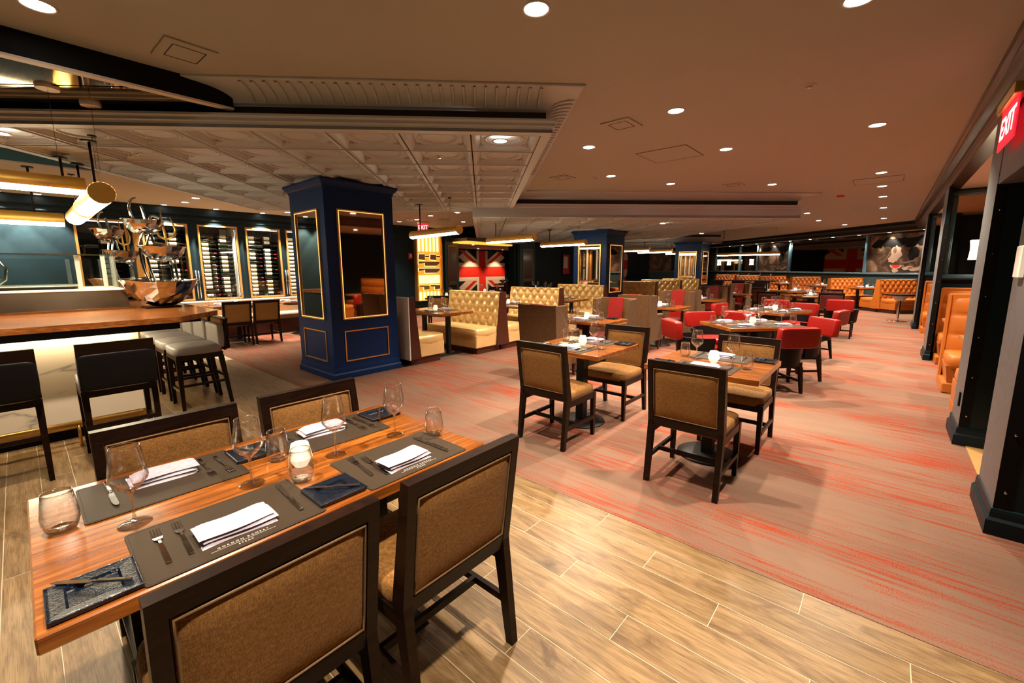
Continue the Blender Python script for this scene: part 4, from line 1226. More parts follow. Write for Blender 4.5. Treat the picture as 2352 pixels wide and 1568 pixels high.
# wing chairs and their tables: pairs along the aisle
wl = [('first', 4.72, 5.95), ('second', 7.34, 8.62), ('third', 9.70, 10.98), ('fourth', 12.2, 13.4)]
for nm, y0, y1 in wl:
    WING((-3.30 if nm != 'first' else -3.42, y0, 0), 0, 'taupe wing chair, back to the viewer, %s in the row along the booths' % nm)
    WING((-3.20, y1, 0), PI, 'taupe wing chair with red stripe facing the viewer, %s in the row' % nm)
    TF((-3.22, (y0 + y1) / 2 + .0, 0), 0, 'walnut table between the %s pair of wing chairs' % nm)
    settings(-3.22, (y0 + y1) / 2, 0, ((0, -1, .33, 'near'), (0, 1, .33, 'far')), '%s wing-chair table' % nm, 2 if nm == 'first' else 1)

# red armchair tables (turned towards the viewer)
def redset(a, b_, ang, ph, lab):
    x, y, _ = AB(a, b_)
    TR((x, y, 0), ang, lab)
    settings(x, y, ang, ((-.24, -1, .37, 'near left'), (.24, -1, .37, 'near right'), (-.24, 1, .37, 'far left'), (.24, 1, .37, 'far right')), ph, 1)
redset(3.47, 5.25, PI / 4, 'nearest red-chair table', 'walnut table ringed by red armchairs, nearest of them')
TR((-1.39, 8.38, 0), 1.32, 'walnut table ringed by red armchairs, second from the viewer')
settings(-1.39, 8.38, 1.32, ((-.24, -1, .37, 'aisle left'), (.24, -1, .37, 'aisle right'), (-.24, 1, .37, 'booth right'), (.24, 1, .37, 'booth left')), 'second red-chair table', 1)
def rd(x, y, ang, lab): RED((x, y, 0), ang, lab)
PA = PI / 4
x, y, _ = AB(3.52, 4.88); rd(x, y, PA, 'red armchair, back to the viewer, in front of the nearest red-chair table')
x, y, _ = AB(4.12, 5.33); rd(x, y, PA + PI / 2, 'red armchair at the aisle end of the nearest red-chair table')
x, y, _ = AB(2.82, 5.33); rd(x, y, PA - PI / 2, 'red armchair at the booth end of the nearest red-chair table')
x, y, _ = AB(3.32, 5.92); rd(x, y, PA + PI, 'red armchair facing the viewer behind the nearest red-chair table')
rd(-.86, 8.40, 1.32, 'red armchair on the aisle side of the second red-chair table, black shell to the viewer')
rd(-1.22, 9.22, PI - .25, 'red armchair at the far end of the second red-chair table')
rd(-1.95, 8.52, -1.82, 'red armchair at the booth end of the second red-chair table')
rd(-1.56, 7.55, -.25, 'red armchair, back to the viewer, at the near end of the second red-chair table')
rd(-.68, 11.35, 0, 'red armchair standing farthest along the aisle, back to the viewer')
rd(-1.75, 10.6, .2, 'red armchair behind the second red-chair table, back to the viewer')

# oxblood chairs and tables further back towards the orange booths
OX = Proto(dup(CH.root, (0, -30, 0)))
for o in list(OX.root.children):
    if o.name.split('.')[0] in ('back_pad', 'seat'):
        o.data = o.data.copy(); o.data.materials[0] = m_dkred
k = 0
for x, y, rz, lab in ((-2.15, 12.5, -.3, 'oxblood chair in front of the table before the orange booths'), (-.98, 12.6, .15, 'oxblood chair nearest the aisle before the orange booths'),
                      (-2.7, 14.6, -.6, 'oxblood chair further back by the long high table'), (-1.1, 14.15, PI, 'oxblood chair facing the viewer before the orange booths')):
    OX((x, y, 0), rz, lab)
for x, y, ph in ((-1.45, 13.3, 'table before the orange booths'), (-2.1, 15.6, 'table midway to the far wall')):
    TR((x, y, 0), PA, 'dark pedestal table: the ' + ph)
    settings(x, y, PA, ((-.24, -1, .37, 'near left'), (.24, -1, .37, 'near right'), (.24, 1, .37, 'far right')), ph, 1)
# tables inside the far booths
for i, bb in enumerate((14.08, 16.06, 18.07, 20.05)):
    x, y, _ = AB(13.35, bb)
    ph = ('first', 'second', 'third', 'fourth')[i] + ' orange booth table from the right'
    TB((x, y, 0), PA, 'dark table: the ' + ph)
    settings(x, y, PA, ((-.05, -1, .34, 'near'), (-.05, 1, .34, 'far')), ph, 1)
# chrome pedestal table at the end of the alcove wall
t = thing('pedestal_table', 'small round table on a chrome pedestal beside the right-hand orange booth', 'table', (.30, 15.5, 0))
b = MB(); b.smooth = True; b.lathe([(0, .03), (.05, .03), (.12, .02), (.21, .008), (.215, 0), (0, 0)], 28); b.obj('base_plate', m_chrome, t)
b = MB(); b.smooth = True; b.lathe([(.032, .02), (.032, .60)], 16); b.obj('pole', m_chrome, t)
b = MB(); b.smooth = True; b.lathe([(0, .56), (.10, .57), (.17, .69), (.17, .70), (0, .70)], 24); b.obj('under_bowl', m_white, t)
b = MB(); b.lathe([(0, .70), (.33, .70), (.33, .735), (0, .735)], 28); b.obj('table_top', m_darkwood, t)

# long high table with stools before the rear wall
t = thing('high_table', 'long dark high table with a row of glasses, under the long pendant', 'table', (-4.2, 18.6, 0))
b = MB(); b.box(-1.1, 1.1, -.35, .35, .93, .97, .006); b.obj('table_top', m_darkwood, t)
for x in (-.8, .8):
    b = MB(); b.box(x - .06, x + .06, -.06, .06, 0.02, .93); b.box(x - .25, x + .25, -.3, .3, 0, .03); b.obj('pedestal', m_metalblk, t)
for i in range(6): WINE((-5.15 + .37 * i, 18.5, .97), 0, 'wine glass on the long high table, %s from the column' % ORD[i], 'glasses in the row on the long high table')
for i in range(6): WATER((-5.05 + .37 * i, 18.38, .97), 0, 'tumbler on the long high table, %s from the column' % ORD[i], 'tumblers in the row on the long high table')
for i, (x, y, lab) in enumerate(((-4.95, 17.95, 'dark stool at the long high table, first from the column'), (-4.2, 17.95, 'dark stool in the middle of the long high table'), (-3.45, 17.95, 'dark stool at the orange-booth end of the long high table'), (-3.2, 16.2, 'tall dark stool standing apart behind the red armchairs'))):
    STOOL((x, y, 0), 0, lab)

# ------------------------------------------------------------------ the bar
bar = thing('bar_counter', 'long bar with walnut top and glowing cream marble front', 'bar', (0, 0, 0))
b = MB(); b.box(-5.9, -5.30, -3.4, .62, .14, 1.0); b.box(-9.3, -5.9, .2, .62, .14, 1.0); b.obj('core', m_black, bar)
for y0, y1 in ((-3.4, -1.33), (-1.325, .70)):
    b = MB(); b.box(-5.30, -5.275, y0, y1, .16, .93, .002); b.obj('marble_slab', m_marble, bar)
b = MB(); b.box(-9.3, -5.28, .66, .685, .16, .93, .002); b.obj('marble_slab', m_marble, bar)
b = MB(); b.box(-5.30, -5.262, .69, .705, .10, .95); b.obj('corner_trim', m_brass, bar)
b = MB(); b.box(-5.30, -5.265, -3.4, .69, .10, .165); b.obj('brass_skirting', m_brass, bar)
b = MB(); b.box(-5.9, -5.33, -3.4, .62, 0, .10); b.box(-9.3, -5.4, .2, .6, 0, .14); b.obj('toe_kick', m_black, bar)
b = MB(); b.box(-5.25, -4.93, -3.4, .95, .935, 1.0); b.box(-9.3, -5.3, .7, 1.2, .95, 1.0); b.obj('under_top_rail', m_black, bar)
b = MB(); b.prism([(-4.86, -3.4), (-4.86, .95), (-5.33, 1.36), (-9.4, 1.36), (-9.4, -.2), (-8.2, -.2), (-8.2, -3.4)], 1.0, 1.05); b.obj('counter_top', m_counter, bar)
b = MB(); b.smooth = True; b.tube([(-5.05, -3.4, .2), (-5.05, .62, .2)], .02, 10)
for y in (-2.6, -1.2, .2): b.tube([(-5.05, y, .2), (-5.05, y, .0)], .012, 6)
b.obj('foot_rail', m_brass, bar)
ls = thing('light_strip', 'hidden strip light under the bar top edge', 'light', (-5.2, -1.3, .925))
b = MB(); b.box(-.03, .0, -2.05, 1.97, 0, .008); b.obj('strip', m_ledstrip, ls)

ls = thing('light_strip', 'hidden strip light under the bar end above the pale stools', 'light', (-7.2, .74, .925))
b = MB(); b.box(-1.8, 1.8, 0, .03, 0, .008); b.obj('strip', m_ledstrip, ls)
# stainless riser, food-display guard
rs = thing('display_riser', 'brushed steel riser on the bar under the glass guard', 'counter', (0, 0, 1.05))
b = MB(); b.hexa([(-7.5, -3.3, .02), (-6.34, -3.3, .02), (-6.34, .80, .02), (-7.5, .80, .02)], [(-7.5, -3.3, .205), (-6.37, -3.3, .205), (-6.37, .78, .205), (-7.5, .78, .205)]); b.obj('steel_front', m_steel, rs)
b = MB(); b.box(-7.5, -6.30, -3.3, .83, 0, .02); b.obj('steel_plinth', m_steel, rs)
b = MB(); b.box(-7.5, -6.36, -3.3, .79, .205, .222, .003); b.obj('top_edge', m_white, rs)
gu = thing('sneeze_guard', 'clear glass guard with steel posts on the bar display', 'glass guard', (0, 0, 1.272))
for (x0, x1, y0, y1, z0, z1) in ((-6.43, -6.42, -3.2, .40, 0, .36), (-6.43, -6.42, .41, .735, 0, .36), (-7.10, -6.43, .728, .736, 0, .36), (-7.1, -6.40, -3.2, .40, .362, .372), (-7.1, -6.40, .41, .74, .362, .372), (-7.1, -7.09, -3.2, .735, .0, .33)):
    b = MB(); b.box(x0, x1, y0, y1, z0, z1); b.obj('glass_pane', m_pane, gu)
for x, y in ((-6.47, .44), (-6.47, -1.4), (-6.98, .69)):
    b = MB(); b.box(x - .018, x + .018, y - .018, y + .018, 0, .36); b.obj('post', m_white, gu)
b = MB(); b.box(-6.445, -6.405, -3.2, .74, .358, .366); b.obj('edge_rail', m_steel, gu)
pn = thing('food_pan', 'empty steel food pan behind the glass guard', 'pan', (-6.9, .1, 1.272))
b = MB(); b.hexa([(-.2, -.3, 0), (.2, -.3, 0), (.2, .3, 0), (-.2, .3, 0)], [(-.25, -.36, .035), (.25, -.36, .035), (.25, .36, .035), (-.25, .36, .035)]); b.obj('pan', m_steel, pn)
b = MB(); b.box(-.26, .26, -.37, -.35, .03, .04); b.box(-.26, .26, .35, .37, .03, .04); b.box(.24, .26, -.35, .35, .03, .04); b.box(-.26, -.24, -.35, .35, .03, .04); b.obj('rim', m_white, pn)

# hammered-bowl towers
def bowl(cx, cy_, z, r, h, name='bowl', par=None):
    b = MB()
    prof = [(0, 0), (r * .35, h * .04), (r * .5, h * .12), (r * .62, h * .22), (r * .73, h * .36), (r * .82, h * .52), (r * .91, h * .75), (r, h), (r * 1.03, h * 1.01), (r * .97, h * .98), (r * .78, h * .55), (r * .55, h * .25), (0, h * .08)]
    jr = random.Random(int(r * 1000))
    o = len(b.v); n = 22
    b.lathe(prof, n)
    b.v = [(x * (1 + (.09 * jr.uniform(-1, 1) if 0 < abs(x) + abs(y) < r * .99 else 0)), y * (1 + (.09 * jr.uniform(-1, 1) if abs(x) + abs(y) < r * .99 else 0)), zz + (.05 * h * jr.uniform(-1, 1) if zz > .01 else 0)) for x, y, zz in b.v]
    b.v = [(x, y * (1.0 + .18 * abs(y) / r), zz + (.06 * h * (abs(y) / r) ** 2)) for x, y, zz in b.v]
    return b.obj(name, m_silver, par, (cx, cy_, z))
def make_tower():
    t = thing('bowl_tower', 'silver bowl tower', 'display stand')
    q = lambda px_, py_, dx=0.0: (dx, (px_ - 372) / 256, (705 - py_) / 204)
    b = MB(); b.box(-.14, .14, -.16, .16, 0, .018, .004); b.obj('base', m_darkwood, t)
    bowl(0, .02, .02, .30, .27, 'bowl', t); bowl(.02, .07, .52, .19, .16, 'bowl', t); bowl(-.01, -.065, .81, .165, .15, 'bowl', t)
    curves = [[(390, 700), (362, 672), (345, 632), (338, 590), (342, 552), (354, 530)], [(402, 698), (376, 670), (360, 632), (353, 590), (358, 552), (368, 530)],
              [(350, 540), (334, 508), (328, 482), (335, 465), (346, 461)], [(362, 512), (358, 490), (354, 476)], [(366, 534), (371, 560), (382, 588), (396, 599)],
              [(405, 598), (406, 650)], [(415, 594), (418, 650)], [(366, 513), (375, 497), (392, 501)]]
    for i, c in enumerate(curves):
        pts = [q(x, y, .05 - .02 * (i % 4)) for x, y in c]
        # round the corners
        fine = []
        for k in range(len(pts) - 1):
            p0, p1, p2, p3 = pts[max(k - 1, 0)], pts[k], pts[k + 1], pts[min(k + 2, len(pts) - 1)]
            for s_ in range(4):
                f = s_ / 4
                fine.append(tuple(.5 * ((2 * p1[a]) + (-p0[a] + p2[a]) * f + (2 * p0[a] - 5 * p1[a] + 4 * p2[a] - p3[a]) * f * f + (-p0[a] + 3 * p1[a] - 3 * p2[a] + p3[a]) * f ** 3) for a in range(3)))
        fine.append(pts[-1])
        b = MB(); b.smooth = True; b.tube(fine, .013, 8); b.obj('bent_tube', m_silver, t)
    b = MB(); b.smooth = True
    for xs in (((382, 503), (381, 525), (388, 542), (402, 548)), ((397, 481), (400, 520), (403, 548), (404, 566)), ((418, 496), (428, 525), (422, 542), (404, 548))):
        b.tube([q(x, y, -.02) for x, y in xs], [.004, .012, .013, .012], 7)
    b.obj('fork_sculpture', m_brass, t)
    return Proto(t)
TW = make_tower()
TW((-6.27, 1.06, 1.05), 0, 'three-tier hammered silver bowl tower with bent tubes on the bar corner')
TW((-8.1, .95, 1.05), .5, 'second bowl tower, solid stand-in for a mirror reflection of the first')  # solid copy stands where a mirror shows the first tower
t = thing('bowl_tower', 'looped silver tube stand with bowls at the left edge of the bar display', 'display stand', (-7.30, -.33, 1.272))
bowl(0, 0, .0, .20, .10, 'bowl', t); bowl(0, -.02, .47, .17, .08, 'bowl', t)
b = MB(); b.smooth = True
lp = [(0, .16, .02), (0, .25, .10), (0, .27, .22), (0, .20, .34), (0, .06, .42), (0, -.1, .45)]
b.tube(lp, .014, 8); b.obj('bent_tube', m_silver, t)
b = MB(); b.smooth = True
b.tube([(0, .02 + .19 * math.cos(a), .60 + .16 * math.sin(a)) for a in [-1.9 + 3.4 * i / 14 for i in range(15)]], .013, 8); b.obj('bent_tube', m_silver, t)

# stools
STOOL((-4.60, -.20, 0), PI / 2, 'counter stool with black back at the left edge, before the glowing bar front')
STOOL((-4.60, .43, 0), PI / 2, 'counter stool with black back, second from the left, before the marble bar front')
for i in range(5):
    STOOL((-5.66 - .55 * i, 1.19, 0), PI, ('pale grey counter stool, first and nearest under the bar corner', 'pale grey counter stool, second under the bar end', 'pale grey counter stool, third under the bar end',
                                          'pale grey counter stool, fourth under the bar end', 'pale grey counter stool, last and farthest under the bar end')[i])

# ------------------------------------------------------------------ pendants
def pendant(x, y, z, length, rz, dia, label, cords, top):
    t = thing('pendant_lamp', label, 'pendant lamp', (x, y, z), rz)
    r = dia / 2; M = Matrix.Rotation(PI / 2, 4, 'Y') @ Matrix.Translation((0, 0, -length / 2))
    # local z of the lathe -> x; angle 0 points to -z (down)
    b = MB(); b.smooth = True; b.lathe([(r, 0), (r, length)], 18, M, math.radians(62), math.radians(298)); b.obj('brass_shell', m_brasstube, t)
    b = MB(); b.smooth = True; b.lathe([(r * .985, .004), (r * .985, length - .004)], 10, M, math.radians(-62), math.radians(62)); b.obj('diffuser', m_led, t)
    for s_ in (0, length): 
        b = MB(); b.lathe([(0, s_), (r, s_), (r, s_ + (.004 if s_ == 0 else -.004))], 18, M); b.obj('end_cap', m_brasstube, t)
    for cx, kind in cords:
        b = MB(); b.smooth = True; b.tube([(cx, 0, r * .98), (cx, 0, top - z)], .011 if kind else .0025, 6); b.obj('rod' if kind else 'wire', m_metalblk if kind else m_steel, t)
        b = MB(); b.lathe([(0, top - z - .012), (.055 if kind else .03, top - z - .012), (.055 if kind else .03, top - z), (0, top - z)], 18, Matrix.Translation((cx, 0, 0))); b.obj('canopy', m_metalblk, t)
    return t
pendant(-5.95, 4.80, 2.08, 1.5, -.12, .14, 'brass tube pendant over the booth table beside the big column', ((-.45, 1), (.5, 0)), 2.6)
pendant(-6.15, 7.00, 2.08, 1.45, -.1, .14, 'brass tube pendant over the second champagne booth table', ((-.45, 1), (.5, 0)), 2.6)
pendant(-6.30, 9.20, 2.08, 1.45, -.1, .14, 'brass tube pendant before the middle column', ((-.45, 1), (.5, 0)), 2.44)
pendant(-6.8, 14.2, 2.08, 1.3, -.1, .14, 'brass tube pendant seen between the two far columns, nearest of three', ((-.45, 1), (.45, 0)), 2.44)
pendant(-6.8, 16.1, 2.08, 1.4, -.1, .14, 'brass tube pendant seen between the two far columns, middle of three', ((-.45, 1), (.45, 0)), 2.44)
pendant(-6.6, 18.4, 2.08, 1.4, -.1, .14, 'brass tube pendant seen between the two far columns, farthest of three', ((-.45, 1), (.45, 0)), 2.44)
pendant(-4.2, 18.75, 1.97, 2.2, -.02, .125, 'long brass tube pendant over the high table before the mirrors', ((-.9, 1), (.9, 0)), 2.9)
pendant(-6.40, -.19, 2.33, 1.55, PI / 2, .18, 'big brass tube pendant cut by the left edge, over the bar', ((.62, 1), (-.1, 0)), 2.6)
pendant(-8.2, -.30, 2.12, 1.6, PI / 2, .17, 'lower brass tube pendant at the left edge, farther over the bar', ((.55, 1),), 2.75)
pendant(-5.74, .56, 2.12, 1.32, 0, .18, 'brass tube pendant pointing its end cap at the viewer above the bar', ((.32, 1), (.55, 0)), 2.6)
pendant(-7.12, .57, 2.12, 1.1, 0, .18, 'brass tube pendant behind the end-on one above the bar', ((.45, 1), (-.3, 0)), 2.6)
for (x, y), lab in zip(((-4.536, .297), (-4.752, .533)), ('round white wire canopy on the mirrored soffit', 'smaller wire canopy on the mirrored soffit')):
    t = thing('wire_canopy', lab, 'ceiling fitting', (x, y, 2.737))
    b = MB(); b.lathe([(0, -.018), (.062, -.018), (.065, 0), (0, 0)], 24); b.obj('canopy_disc', m_white, t)
    b = MB(); b.tube([(0, 0, -.018), (-.01, 0, -.5)], .0015, 4); b.obj('wire', m_steel, t)

# ------------------------------------------------------------------ recessed downlights
def make_dl(energy, r=.07, ang=95, name='downlight', blend=.55):
    t = thing(name, 'downlight', 'ceiling light')
    b = MB(); b.smooth = True; b.lathe([(r * .90, .0), (r * 1.0, -.006), (r * 1.16, -.007), (r * 1.2, 0)], 28); b.obj('trim_ring', m_trimring, t)
    b = MB(); b.lathe([(0, -.004), (r * .92, -.004), (r * .92, -.001)], 24); b.obj('lens', m_lens, t)
    ld = bpy.data.lights.new('downlight_beam', 'SPOT'); ld.energy = energy; ld.color = WARM; ld.spot_size = math.radians(ang); ld.spot_blend = blend; ld.shadow_soft_size = .045
    lo = bpy.data.objects.new('beam', ld); C.objects.link(lo); lo.parent = t; lo.location = (0, 0, -.03)
    return Proto(t)
DL = make_dl(SPOT_W * 1.55, .07, 122); DLS = make_dl(SPOT_W * .8, .06); DLW = make_dl(SPOT_W * 3.5, .05, 74, blend=.25); DLB = make_dl(SPOT_W * 1.5, .07, 84, blend=.45)
DL0 = make_dl(SPOT_W * .8, .06)
names = [(DLB, -1.616, -.02, 'over the long foreground table'), (DLB, -1.616, 2.07, 'brightest one at the top edge of the photo'), (DLB, -1.616, 4.16, 'bright one above the two-seat tables'),
         (DL, -2.84, 4.67, 'bright one near the tray corner'), (DL, -1.64, 5.87, 'bright one above the nearest red armchairs'), (DL, -3.44, 6.33, 'beside the small ceiling sensor near the tray'),
         (DL, -2.98, 7.6, 'in front of the deep-board tray, left one'), (DL, -1.68, 8.86, 'in front of the deep-board tray, right one'),
         (DL, -.23, 5.93, 'largest in the straight row along the right wall'), (DL, -.23, 8.91, 'second in the straight row along the right wall'), (DL, -.235, 10.4, 'third in the straight row along the right wall'),
         (DL, -.24, 11.94, 'fourth in the straight row along the right wall'), (DL, -.25, 14.2, 'fifth in the straight row along the right wall'), (DL, -.26, 17.3, 'sixth and farthest in the row along the right wall'),
         (DLB, -3.62, .25, 'large one in the upper left corner'), (DLB, -.26, 3.15, 'cut by the top edge of the photo toward the right'), (DLB, -.26, .6, 'above the wood floor, out past the photo edge'),
         (DL, -1.81, 14.2, 'past the tray corner, nearer'), (DL, -1.81, 16.7, 'past the tray corner, farther'), (DL, -1.3, 19.0, 'before the dark crown of the far wall')]
for pr, x, y, lab in names: pr((x, y, CZ - .001), 0, 'recessed round ceiling light, ' + lab)
for x, y, z, lab in ((-2.726, 2.979, 2.60, 'on the tin tray near its corner'), (-5.65, .05, 2.60, 'on the tin tray at the left edge'), (-6.77, 6.08, 2.605, 'small one on the tin tray far edge'),
                     (-3.9, 9.6, 2.44, 'on the deep-board tray above the middle wing chairs'), (-4.2, 13.2, 2.44, 'on the deep-board tray farther in')):
    DLS((x, y, z - .001), 0, 'recessed round ceiling light, ' + lab)
for i, (x, y) in enumerate(((-10.3, 2.295), (-9.96, 3.5), (-9.57, 2.296), (-10.43, 4.218), (-8.6, 6.85), (-9.05, 8.34), (-9.54, 7.13), (-10.3, 7.11), (-8.6, -1.2), (-9.6, .7))):
    DLS((x, y, 2.749), 0, 'recessed light in the wine-wall soffit, ' + ('over the dining chairs', 'toward the big column', 'nearest the tin tray', 'right before the big column', 'past the column, nearest the tray', 'past the column, farthest', 'past the column, middle', 'past the column by the teal wall', 'above the bar at the left', 'behind the bar tower')[i])
for i, y in enumerate((-.55, -.05, .40, 2.10, 2.98, 3.90, 4.8)):
    DLW((-11.0, y, 2.749), 0, 'wall-washing light making a scallop on the wine wall, ' + ('far left over the bar', 'second over the bar', 'third over the bar', 'over the first tall rack', 'over the second tall rack', 'over the third tall rack', 'over the fourth tall rack')[i])
for i in range(10):
    x, y, _ = AB(13.95, 12.9 + 1.2 * i)
    DL0((x, y, 2.619), 0, 'small light along the far mirror wall, %s from the right' % ORD[i], 'small lights in the row along the far mirror wall')
for i, (x, y) in enumerate(((1.6, 7.0), (1.6, 8.9), (1.6, 12.0))):
    DLS((x, y, 2.654), 0, 'alcove ceiling light over the ' + ('first', 'second', 'third')[i] + ' orange bay')
for i, (x, y) in enumerate(((-15.45, 15.2), (-15.45, 17.0), (-13.0, 12.5), (-13.0, 10.6))):
    DLS((x, y, 2.419), 0, 'ceiling light in the flag room, ' + ('left before the flag', 'right before the flag', 'over its chairs', 'by the opening')[i])
x, y, _ = AB(8.8, 22.5); DL((x, y, CZ - .001), 0, 'recessed light before the rear mirrors')

# detectors, vents, access panels
for (x, y, z), lab in zip(((-5.625, .918, 2.602), (-3.557, 2.962, 2.602), (-.618, 4.315, CZ), (-3.672, 6.258, CZ)), ('chrome sprinkler rosette on the tin tray above the bar', 'chrome sprinkler rosette on the tin tray near its corner light', 'chrome sprinkler rosette on the plain ceiling toward the right', 'tiny dark ceiling sensor near the tray edge')):
    t = thing('sprinkler', lab, 'sprinkler', (x, y, z)); b = MB(); b.smooth = True; b.lathe([(.05, 0), (.048, -.006), (.03, -.008), (.028, -.002), (0, -.002)], 20); b.obj('rosette', m_trimring, t)
    b = MB(); b.lathe([(.012, -.002), (.012, -.02), (.02, -.022), (0, -.024)], 10); b.obj('head', m_chrome, t)
t = thing('ceiling_strobe', 'small red strobe on the ceiling over the aisle', 'alarm', (-.884, 11.2, CZ)); b = MB(); b.lathe([(0, -.03), (.06, -.03), (.07, 0), (0, 0)], 16); b.obj('lens', m_foilred, t)
t = thing('smoke_detector', 'round white smoke detector above the far exit sign', 'detector', (-9.6, 6.95, 2.75)); b = MB(); b.lathe([(0, -.05), (.06, -.05), (.08, -.02), (.08, 0), (0, 0)], 18); b.obj('cover', m_white, t)
for x, y, w_, d_, rz, lab, inn in ((-3.66, .91, .34, .29, .03, 'flat square speaker panel on the ceiling, upper left', 1), (-2.17, 4.18, .30, .33, 0, 'flat square speaker panel beside the tray corner', 1), (-4.07, 5.92, .30, .32, 0, 'small flat panel by the tray edge, farther', 1),
                                   (-2.2, 8.45, .30, .32, 0, 'small flat panel in front of the deep-board tray', 1), (-2.25, 5.66, .62, .64, 0, 'large flush access panel in the plain ceiling', 0), (-.28, 9.68, .64, .64, 0, 'flush access panel by the row of lights along the right wall', 0), (-9.0, 7.6, .3, .3, 0, 'small flat panel on the soffit past the big column', 1)):
    z = 2.75 if x < -8 else CZ
    t = thing('ceiling_panel', lab, 'ceiling panel', (x, y, z), rz)
    b = MB(); b.box(-w_ / 2, w_ / 2, -d_ / 2, d_ / 2, -.012 if inn else -.003, 0, .003); b.obj('plate', m_ceiling, t)
    b = MB(); q = .62 if inn else 1.0; zz = -.014 if inn else -.0045
    for s_ in (-1, 1):
        b.box(-w_ / 2 * q, w_ / 2 * q, s_ * d_ / 2 * q - .003, s_ * d_ / 2 * q + .003, zz, zz + .004); b.box(s_ * w_ / 2 * q - .003, s_ * w_ / 2 * q + .003, -d_ / 2 * q, d_ / 2 * q, zz, zz + .004)
    b.obj('seam', m_tin_dark, t)
t = thing('linear_vent', 'long double-slot air vent beside the deep-board tray', 'vent', (-7.85, 8.7, CZ), -.5)
b = MB(); b.box(-.05, .05, -.55, .55, -.006, 0); b.obj('plate', m_soffit, t)
b = MB(); b.box(-.035, -.012, -.53, .53, -.008, -.005); b.box(.012, .035, -.53, .53, -.008, -.005); b.obj('slot', m_tin_dark, t)

# exit signs
def exit_sign(loc, rz, label, drop=.03, w_=.30, h_=.19):
    """plate faces local -y, hangs from loc"""
    t = thing('exit_sign', label, 'exit sign', loc, rz)
    b = MB(); b.box(-w_ / 2, w_ / 2, -.035, .035, -.07, 0, .006); b.obj('housing', m_brass, t)
    b = MB(); b.box(-w_ / 2 + .01, w_ / 2 - .01, -.004, .004, -.07 - h_, -.07); p = b.obj('red_plate', m_exit, t)
    o = lettering('EXIT', h_ * .8, .001, m_exitw, p, .003); o.location = (0, -.0055, -.07 - h_ / 2); o.rotation_euler = (PI / 2, 0, 0); o.scale = (.82 * w_ / .30 * .19 / h_, 1, 1)
    return t
exit_sign((WX - .05, 4.58, 2.63), -PI / 2, 'red glowing EXIT sign on the wall over the dark opening, upper right', w_=.58, h_=.26)
exit_sign((-9.77, 7.50, 2.75), PI / 4 + .15, 'red glowing EXIT sign beyond the big column, above a brass pendant')
x, y, _ = AB(10.79, 25.4); exit_sign((x, y, 2.62), PI / 4 - .3, 'small far red EXIT sign between the two mirrored columns', w_=.34, h_=.2)
t = thing('fire_alarm', 'red fire alarm pull box on the teal wall beside the knife panel', 'alarm', (WW, 8.06, 1.85)); b = MB(); b.box(0, .05, -.06, .06, -.09, .09, .008); b.obj('box', m_foilred, t)
b = MB(); b.box(.05, .056, -.03, .03, -.03, .05); b.obj('handle', m_white, t)

# ------------------------------------------------------------------ wine cabinets and bottles
def make_bottle(label_mat, cap_mat):
    """lies along local y, label to +x"""
    b = MB(); b.smooth = True
    M = Matrix.Rotation(-PI / 2, 4, 'X')
    b.lathe([(0, 0), (.034, 0), (.0375, .006), (.0375, .035)], 12, M); b.m = 1
    b.lathe([(.0378, .035), (.0378, .155)], 12, M); b.m = 0
    b.lathe([(.0375, .155), (.0375, .175), (.030, .20), (.0155, .225), (.0145, .25)], 12, M); b.m = 2
    b.lathe([(.0152, .25), (.0155, .298), (0, .298)], 10, M)
    o = b.obj('wine_bottle', [m_bottle, label_mat, cap_mat]); tag(o, 'wine bottle', 'bottle')
    return Proto(o)
BT = [make_bottle(m_label, m_bottle), make_bottle(m_white, m_foilred), make_bottle(m_label2, m_bottle), make_bottle(m_bottle, m_bottle), make_bottle(m_label, m_foilred)]
m_frost = plain('cabinet_side_wall', (.55, .52, .48), .6)
cabn = ('reflection stand-in rack by the gilt post', 'first tall rack behind the bowl tower', 'second tall rack with lit white side', 'third tall rack', 'fourth tall rack beside the big column')  # leftmost rack and its bottles are a solid stand-in for a mirrored view
